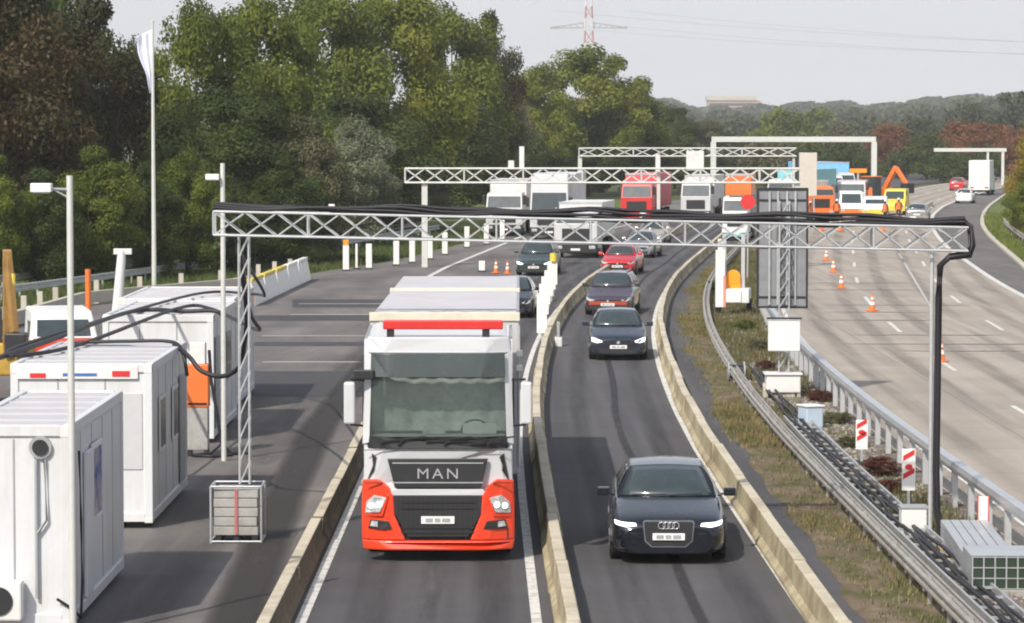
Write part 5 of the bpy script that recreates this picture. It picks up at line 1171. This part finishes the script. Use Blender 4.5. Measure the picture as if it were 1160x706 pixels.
# ------------------------------------------------------------------ distant skyline
t = thing('office_building', 'pinkish flat-roofed building on the horizon above the trees', 'building', (ax(832, 2300, 20), 2300, 0))
zt_, zb_ = az(109, 2300), 0
MB().box(-19, 19, 0, 20, 0, zt_ - 3).build('wall', 'brick', t); MB().box(-20, 16, -1, 18, zt_ - 3, zt_).build('roof', 'concrete', t)
MB().box(-18, 18, -.2, -.02, zt_ - 7, zt_ - 5).build('window', 'carglass', t)
YP = 1000; t = thing('electricity_pylon', 'red and white lattice electricity pylon rising behind the round-crowned tree', 'pylon', (ax(667, YP, 40), YP, 0))
pm = MB(); pm2 = MB(); zt_ = 62
for i in range(16):
    z0, z1 = zt_ * i / 16, zt_ * (i + 1) / 16; r0, r1 = 2.4 * (1 - .8 * z0 / zt_), 2.4 * (1 - .8 * z1 / zt_); q = pm if i % 2 else pm2
    for a, b in ((-1, -1), (1, -1), (1, 1), (-1, 1)): q.bar((a * r0, b * r0, z0), (a * r1, b * r1, z1), .35)
    for s in (-1, 1): q.bar((-r0, s * r0, z0), (r1, s * r1, z1), .2); q.bar((r0, s * r0, z0), (-r1, s * r1, z1), .2)
pm.v = pm.v + pm2.v; n0_ = len(pm.v) - len(pm2.v); k0_ = len(pm.f); pm.f += [tuple(i + n0_ for i in f_) for f_ in pm2.f]; pm.fm += [(1, False)] * len(pm2.f)
pm.build('lattice_tower', [mat('pylon_red', (.42, .22, .2), .7), mat('pylon_white', (.6, .6, .6), .7)], t)
arm = MB(); za = az(30, YP)
for s in (-1, 1): arm.bar((s * .8, 0, za + 1.2), (s * 12, 0, za - .4), .35).bar((s * .8, 0, za - .3), (s * 12, 0, za - .6), .35); [arm.bar((s * x, 0, za - .4), (s * (x + 1.2), 0, za + 1.2 - (x + 1.2) * .13), .2) for x in range(1, 11, 2)]
arm.build('cross_arm', 'grey', t)
pw = MB()
for zz, dz_, s in ((30, 0, -1), (30, 0, 1), (12, 5, -1), (12, 5, 1)):
    a = Vector((t.location.x + s * 11, YP, az(zz, YP))); b = Vector((260 + s * 8, 560, az(zz + 45, YP) * .0 + az(62 + (s * 6) - dz_, 560) + 0))
    pw.tube([a.lerp(b, i / 20) + Vector((0, 0, -14 * (1 - (2 * i / 20 - 1) ** 2) * .35)) for i in range(21)], .035, 4)
tag(pw.build('power_line', 'grey'), 'thin power lines sagging across the sky from the pylon to the right', 'power line')

# ------------------------------------------------------------------ trees
def crown_mesh(seed, n_clumps, per, size, rx=1.0, rz=1.0, lr=(.16, .34)):
    """leaf clumps through the crown volume; unit crown: radius about 1, height about 2, base at z=0"""
    r = random.Random(seed); vs = []; fs = []
    lobes = []
    for i in range(n_clumps):
        th = r.uniform(0, 2 * PI); v = r.uniform(-1, 1); rad = r.uniform(.35, 1.0) ** .6
        w_ = math.sqrt(max(0, 1 - v * v)); taper = 1 if v < 0 else (1 - .25 * v)
        lobes.append((Vector((rad * w_ * math.cos(th) * rx * taper, rad * w_ * math.sin(th) * rx * taper, rz + rad * v * rz)) * 1.0, r.uniform(*lr) * (.85 if v > .8 else 1)))
    LR = 0
    for c, lr in lobes:
        for k_ in range(per):
            d = Vector((r.gauss(0, 1), r.gauss(0, 1), r.gauss(0, 1) * .8)).normalized()
            p = c + d * lr * (r.uniform(.55, 1.12)); s = size * r.uniform(.6, 1.35)
            nn = (d + Vector((r.gauss(0, .6), r.gauss(0, .6), r.gauss(0, .6) + .4))).normalized()
            a = nn.orthogonal().normalized(); a = Matrix.Rotation(r.uniform(0, 2 * PI), 3, nn) @ a; b2 = nn.cross(a)
            o = len(vs); vs += [p - a * s, p - b2 * s * .55, p + a * s, p + b2 * s * .55]; fs.append((o, o + 1, o + 2, o + 3))
    me = bpy.data.meshes.new('crown'); me.from_pydata([tuple(v) for v in vs], [], fs); return me, lobes
def trunk_mb(lobes, seed, th=.12, base=-.6):
    r = random.Random(seed); mb = MB()
    pts = [Vector((0, 0, base)), Vector((r.uniform(-.03, .03), r.uniform(-.03, .03), base * .3)), Vector((r.uniform(-.06, .06), r.uniform(-.06, .06), .5)), Vector((r.uniform(-.1, .1), r.uniform(-.1, .1), 1.2))]
    mb.tube(pts, [th * .55, th * .42, th * .3, th * .12], 8)
    for c, lr in lobes[::4]:
        s = pts[1].lerp(pts[3], r.uniform(.1, .8)); mb.tube([s, s.lerp(c, .5) + Vector((0, 0, .05)), c], [th * .2, th * .12, th * .04], 5)
    return mb
VAR = []
for sd_ in range(5):
    me, lob = crown_mesh(100 + sd_, 58, 640, .030, 1.0, 1.55, lr=(.19, .36))
    tb = trunk_mb(lob, sd_)
    o = tb.build('trunk', 'bark'); tm = o.data; bpy.data.objects.remove(o); VAR.append((me, tm))
FVAR = []
for sd_ in range(3):
    me, lob = crown_mesh(200 + sd_, 50, 120, .055, 1.0, 1.0, lr=(.2, .38))
    o = trunk_mb(lob, sd_).build('trunk', 'bark'); tm = o.data; bpy.data.objects.remove(o); FVAR.append((me, tm))
CM = {}
def tree(label, x, y, h, r, col, name='tree', far=False, group='trees beside the motorway', cat='tree', low=.12, v=None):
    V_ = FVAR if far else VAR; i = rnd.randrange(len(V_)) if v is None else v
    key = (far, i, col)
    if key not in CM:
        m2 = V_[i][0].copy(); m2.materials.append(LF[col]); CM[key] = m2
    t = thing(name, label, cat, (x, y, 0), rnd.uniform(0, 2 * PI), group)
    ch = h * (1 - low) / 2
    c = bpy.data.objects.new('crown', CM[key]); COL.objects.link(c); c.parent = t; c.location = (0, 0, h * low); rz_ = 1.0 if far else 1.55; c.scale = (r, r, ch * .98 / rz_)
    k_ = bpy.data.objects.new('trunk', V_[i][1]); COL.objects.link(k_); k_.parent = t; k_.location = (0, 0, h * low); k_.scale = (r * .9, r * .9, max(ch * .98 / rz_, h * low / .6))
    return t
def tr(px, Y, ytop, wpx, col, label, **kw):
    kw.setdefault('low', .06)
    h = az(ytop, Y); r = wpx / 2 / F * Y
    return tree(label, ax(px, Y, 5), Y, h, r, col, **kw)
big = [
 (5, 152, -45, 190, 'rust', 'rusty dark tree at the left edge above the excavator'),
 (105, 160, -2, 150, 'rust', 'rusty dark tree left of the flagpole with a reddish top'),
 (50, 172, -60, 170, 'dark', 'dark tree towering behind the rusty trees at the left edge'),
 (-40, 165, -60, 170, 'rust', 'rusty tree cut by the left picture edge'),
 (150, 178, 30, 90, 'dark', 'dark tree directly behind the flagpole'),
 (228, 176, -22, 130, 'green', 'green tree just right of the flagpole, gap of sky beside it'),
 (300, 184, -28, 140, 'green', 'broad green tree above the left end of the gantry truss'),
 (372, 230, -38, 160, 'green', 'broad green tree in the middle of the left wood'),
 (445, 236, -30, 160, 'light', 'bright green tree right of the middle of the left wood'),
 (512, 264, -12, 130, 'green', 'green tree near the right end of the tall left wood'),
 (552, 285, 12, 84, 'rust', 'brownish green tree at the right end of the tall left wood'),
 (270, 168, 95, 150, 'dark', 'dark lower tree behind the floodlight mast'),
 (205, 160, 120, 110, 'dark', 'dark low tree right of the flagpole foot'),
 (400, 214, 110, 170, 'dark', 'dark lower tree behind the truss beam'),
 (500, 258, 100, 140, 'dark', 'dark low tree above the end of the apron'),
 (603, 330, 68, 95, 'light', 'light green tree left of the round-crowned tree'),
 (574, 320, 92, 80, 'olive', 'olive tree filling the dip in the skyline'),
 (668, 350, 48, 135, 'light', 'round-crowned green tree below the pylon'),
 (712, 360, 84, 90, 'green', 'green tree on the right flank of the round-crowned one'),
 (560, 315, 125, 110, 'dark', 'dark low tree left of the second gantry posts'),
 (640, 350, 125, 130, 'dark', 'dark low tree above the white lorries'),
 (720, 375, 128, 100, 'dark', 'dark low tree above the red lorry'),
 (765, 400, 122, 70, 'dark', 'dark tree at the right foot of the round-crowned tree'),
 (795, 440, 134, 70, 'olive', 'olive tree behind the tall portal left leg'),
]
for px, Y, yt_, w_, c_, lab in big: tr(px, Y, yt_, w_, c_, lab)
# bushes at the foot of the wood
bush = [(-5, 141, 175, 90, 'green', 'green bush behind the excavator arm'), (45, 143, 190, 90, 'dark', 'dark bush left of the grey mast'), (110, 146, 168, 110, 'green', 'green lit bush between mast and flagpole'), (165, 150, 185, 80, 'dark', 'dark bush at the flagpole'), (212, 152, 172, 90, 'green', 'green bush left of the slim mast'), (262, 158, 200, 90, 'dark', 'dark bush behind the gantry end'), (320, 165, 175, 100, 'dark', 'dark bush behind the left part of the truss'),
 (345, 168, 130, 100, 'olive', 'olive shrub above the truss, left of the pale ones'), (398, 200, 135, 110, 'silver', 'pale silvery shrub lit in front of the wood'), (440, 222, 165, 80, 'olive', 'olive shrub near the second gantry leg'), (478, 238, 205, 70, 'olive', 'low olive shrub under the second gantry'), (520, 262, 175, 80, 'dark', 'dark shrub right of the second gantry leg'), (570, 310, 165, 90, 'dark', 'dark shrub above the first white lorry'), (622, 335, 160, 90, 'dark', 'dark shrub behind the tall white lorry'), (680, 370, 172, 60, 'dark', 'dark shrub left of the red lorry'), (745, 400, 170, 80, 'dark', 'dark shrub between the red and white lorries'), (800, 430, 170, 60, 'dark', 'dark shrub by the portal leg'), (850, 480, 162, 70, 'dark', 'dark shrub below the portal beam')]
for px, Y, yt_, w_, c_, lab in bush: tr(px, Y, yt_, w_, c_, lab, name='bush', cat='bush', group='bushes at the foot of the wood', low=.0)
right = [(1182, 215, 128, 75, 'yellow', 'yellow-leaved tree at the right picture edge'), (1168, 205, 200, 60, 'light', 'light green bush below the yellow tree')]
for px, Y, yt_, w_, c_, lab in right: tr(px, Y, yt_, w_, c_, lab, low=.0)
midr = [(905, 620, 118, 95, 'green', 'dark green rounded tree in the middle distance'), (870, 600, 138, 60, 'green', 'green tree left of the rounded one in the middle distance'), (948, 600, 140, 60, 'olive', 'olive tree right of the rounded one in the middle distance'),
 (985, 520, 150, 60, 'olive', 'olive tree right of the tall portal'), (1010, 500, 140, 60, 'autumn', 'brownish tree behind the orange excavator'), (1040, 560, 128, 70, 'blue', 'greyish green tree on the far rise'), (1050, 470, 150, 60, 'dark', 'dark tree left of the small portal'), (1085, 500, 138, 80, 'autumn', 'rust red tree behind the small portal'),
 (1120, 480, 140, 80, 'autumn', 'rust red tree above the white truck far right'), (1155, 470, 138, 70, 'autumn', 'rust red tree left of the yellow tree'), (1150, 620, 105, 90, 'blue', 'grey-green tree crown on the right skyline'), (1100, 650, 112, 80, 'blue', 'grey-green tree topping the far right rise'), (1020, 480, 168, 50, 'dark', 'dark tree behind the silver car'), (960, 440, 160, 60, 'dark', 'dark tree behind the blue lorry'), (910, 430, 158, 70, 'dark', 'dark tree behind the sign column'), (870, 420, 155, 60, 'olive', 'olive tree behind the teal lorry'), (1075, 440, 172, 60, 'dark', 'dark bushy tree under the small portal'), (1110, 450, 165, 60, 'dark', 'dark tree behind the small portal leg'), (830, 440, 150, 70, 'blue', 'grey-green tree left of the teal lorry')]
for px, Y, yt_, w_, c_, lab in midr: tr(px, Y, yt_, w_, c_, lab, far=True, low=0, group='trees in the distance')
# far wood as one mass, stepping away to the hills
fw = []; fwf = []; r = random.Random(5)
for (Y, pxa, pxb, ytf, n) in ((800, 740, 1180, lambda px: 140 + 6 * math.sin(px * .05), 17000), (1250, 730, 1200, lambda px: interp(px, [(740, 118), (800, 130), (900, 128), (1000, 126), (1080, 118), (1160, 112)]) + 3 * math.sin(px * .09), 19000), (1900, 730, 1200, lambda px: interp(px, [(740, 112), (800, 124), (870, 121), (940, 117), (1000, 121), (1060, 112), (1160, 108)]) + 2 * math.sin(px * .13), 20000)):
    for i in range(n):
        px = r.uniform(pxa, pxb); top = az(ytf(px), Y); z = top * (1 - r.random() ** 1.6); yy = Y + r.uniform(-25, 45); s = r.uniform(.45, 1.0) * Y / 1000
        c = Vector((ax(px, Y, 8), yy, z)); nn = Vector((r.gauss(0, 1), r.gauss(-.6, 1), r.gauss(.6, 1))).normalized(); a = nn.orthogonal().normalized() * s * 1.4; b2 = nn.cross(a.normalized()) * s
        o = len(fw); fw += [tuple(c - a), tuple(c - b2), tuple(c + a), tuple(c + b2)]; fwf.append((o, o + 1, o + 2, o + 3))
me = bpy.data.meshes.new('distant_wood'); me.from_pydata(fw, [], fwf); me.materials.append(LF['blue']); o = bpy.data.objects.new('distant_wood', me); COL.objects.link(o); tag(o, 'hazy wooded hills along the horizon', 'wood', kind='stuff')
hl = MB()
for Y, z0, zz in ((1350, 0, 14), (2000, 0, 26), (3200, 0, 42)):
    xs = frange(-1500, 2500, 100); hl.add([(x, Y + 10, 0) for x in xs] + [(x, Y + 180, (zz + 3 * math.sin(x * .004 + Y)) * .72) for x in xs] + [(x, Y + 600, 0) for x in xs], [(i, i + 1, len(xs) + i + 1, len(xs) + i) for i in range(len(xs) - 1)] + [(len(xs) + i, len(xs) + i + 1, 2 * len(xs) + i + 1, 2 * len(xs) + i) for i in range(len(xs) - 1)])
struct(hl, 'hills', 'ground')

# grass and weeds
def blades(name, label, m, pts, hmin, hmax, wd, n_per=7):
    r = random.Random(len(pts)); vs = []; fs = []
    for x, y in pts:
        for i in range(n_per):
            a = r.uniform(0, 2 * PI); h = r.uniform(hmin, hmax); dx, dy = math.cos(a), math.sin(a); bx, by = x + r.gauss(0, .09), y + r.gauss(0, .09); le = r.uniform(.1, .6) * h
            o = len(vs); vs += [(bx - dy * wd, by + dx * wd, 0), (bx + dy * wd, by - dx * wd, 0), (bx + dx * le, by + dy * le, h)]; fs.append((o, o + 1, o + 2))
    me = bpy.data.meshes.new(name); me.from_pydata(vs, [], fs); me.materials.append(m); o = bpy.data.objects.new(name, me); COL.objects.link(o)
    tag(o, label, 'grass', kind='stuff'); return o
r = random.Random(3); pts = []; pts2 = []; pts3 = []; pts4 = []
def clump(x, y): return math.sin(x * 1.9 + y * .31) + math.sin(y * .17 + 1.3) + .6 * math.sin(y * .83 + x)
for i in range(14000):
    y = 36 + 160 * r.random() ** 1.4; q = r.uniform(4.45, 6.0)
    if clump(q, y) > r.uniform(-.2, 1.9): pts.append((M(y) + q, y))
for i in range(5200):
    y = 36 + 150 * r.random() ** 1.3; q = r.uniform(5.75, 7.5)
    if clump(q * .7, y * 1.3) > r.uniform(.1, 1.6) or y > 95: pts2.append((M(y) + q, y))
for i in range(9000):
    y = r.uniform(125, 270); pts3.append((M(y) + vg(y) + r.uniform(.3, 9), y))
for i in range(9000):
    y = r.uniform(110, 230); pts4.append((edge(y) - r.uniform(.8, 9), y))
blades('grass', 'ragged grass along the median between the barrier and the guard rail', two('grass_median', [(.35, (.07, .085, .02)), (.48, (.15, .13, .05)), (.62, (.26, .20, .11))], 1.4, bump=0), pts, .05, .17, .012)
pts5 = []
for i in range(5000):
    y = 36 + 150 * r.random() ** 1.3; pts5.append((M(y) + r.uniform(4.5, 7.5), y))
blades('dry_stalks', 'pale dry stalks and short weeds scattered over the median', two('stalks', [(.35, (.22, .19, .10)), (.5, (.12, .13, .05)), (.68, (.3, .25, .16))], 2.5, bump=0), pts5, .02, .13, .012, 5)
blades('weeds', 'weeds growing through the gravel between the two guard rails', two('weeds_green', [(.35, (.06, .07, .02)), (.5, (.11, .11, .045)), (.68, (.17, .10, .06))], 1.1, bump=0), pts2, .06, .28, .014)
blades('verge_grass', 'rough green grass on the verge right of the exit lane', two('grass_verge', [(.35, (.06, .09, .018)), (.5, (.12, .15, .03)), (.68, (.2, .2, .06))], .9, bump=0), pts3, .1, .4, .03)
blades('bank_grass', 'rough grass behind the low beige wall', two('grass_bank', [(.35, (.04, .06, .015)), (.5, (.07, .10, .025)), (.68, (.12, .13, .05))], .9, bump=0), pts4, .1, .45, .03)
# stones in the gravel
vs = []; fs = []
for i in range(5200):
    y = 38 + 90 * r.random() ** 1.5; x = M(y) + r.uniform(5.75, 7.5); s0 = r.uniform(.015, .055)
    P0 = [Vector((r.uniform(-1, 1), r.uniform(-1, 1), 0)) for _ in range(1)]
    o_ = len(vs); a0 = r.uniform(0, PI)
    for k_ in range(4): vs.append((x + s0 * 1.3 * math.cos(a0 + k_ * PI / 2 + r.uniform(-.3, .3)), y + s0 * math.sin(a0 + k_ * PI / 2), .014))
    vs.append((x + r.uniform(-.3, .3) * s0, y, .014 + s0 * .8)); fs += [(o_ + k_, o_ + (k_ + 1) % 4, o_ + 4) for k_ in range(4)]
me = bpy.data.meshes.new('stones'); me.from_pydata(vs, [], fs); me.materials.append(two('stone_grey', [(.3, (.12, .10, .09)), (.5, (.26, .23, .2)), (.7, (.42, .39, .35))], 5, bump=0)); o = bpy.data.objects.new('stones', me); COL.objects.link(o); tag(o, 'loose stones in the gravel bed of the median', 'stones', kind='stuff')
# low shrubs in the gravel bed
def shrub(px, py, h, rr, col, label):
    p = gp(px, py); tree(label, p.x, p.y, h, rr, col, name='shrub', far=True, group='low shrubs in the gravel bed', cat='shrub', low=0)
for a in ((998, 540, .42, .42, 'redshrub', 'red-brown low shrub left of the taller beacon board'), (1012, 560, .32, .35, 'redshrub', 'red-brown shrub at the foot of the taller beacon board'), (966, 508, .3, .35, 'olive', 'small olive shrub left of the farther beacon board'), (930, 455, .3, .4, 'redshrub', 'reddish shrub right of the pale blue box'), (862, 398, .4, .45, 'olive', 'olive shrub left of the sign mast'), (845, 375, .4, .5, 'green', 'green shrub in front of the warning trailer'), (1010, 590, .22, .3, 'green', 'low green shrub beside the cable ladder'), (806, 330, .5, .4, 'green', 'green shrub left of the warning trailer'), (868, 420, .3, .35, 'redshrub', 'brownish shrub left of the switch box'), (948, 480, .3, .4, 'olive', 'olive shrub under the steel rail beyond the blue box')): shrub(*a)
# ------------------------------------------------------------------ air
X0, X1, Y0, Y1 = -2000, 2600, -160, 4400
hz = MB().box(X0, X1, Y0, Y1, -1.2, 75).build('haze', 'white')
hm = bpy.data.materials.new('haze_air'); hm.use_nodes = True; ht = hm.node_tree; ht.nodes.clear()
ho = ht.nodes.new('ShaderNodeOutputMaterial'); hv = ht.nodes.new('ShaderNodeVolumePrincipled'); hv.inputs['Density'].default_value = .00016; hv.inputs['Color'].default_value = (.96, .975, 1.0, 1); hv.inputs['Anisotropy'].default_value = -.1
ht.links.new(hv.outputs[0], ho.inputs['Volume']); hz.data.materials.clear(); hz.data.materials.append(hm); tag(hz, 'thin pale haze in the air', 'haze', kind='stuff')
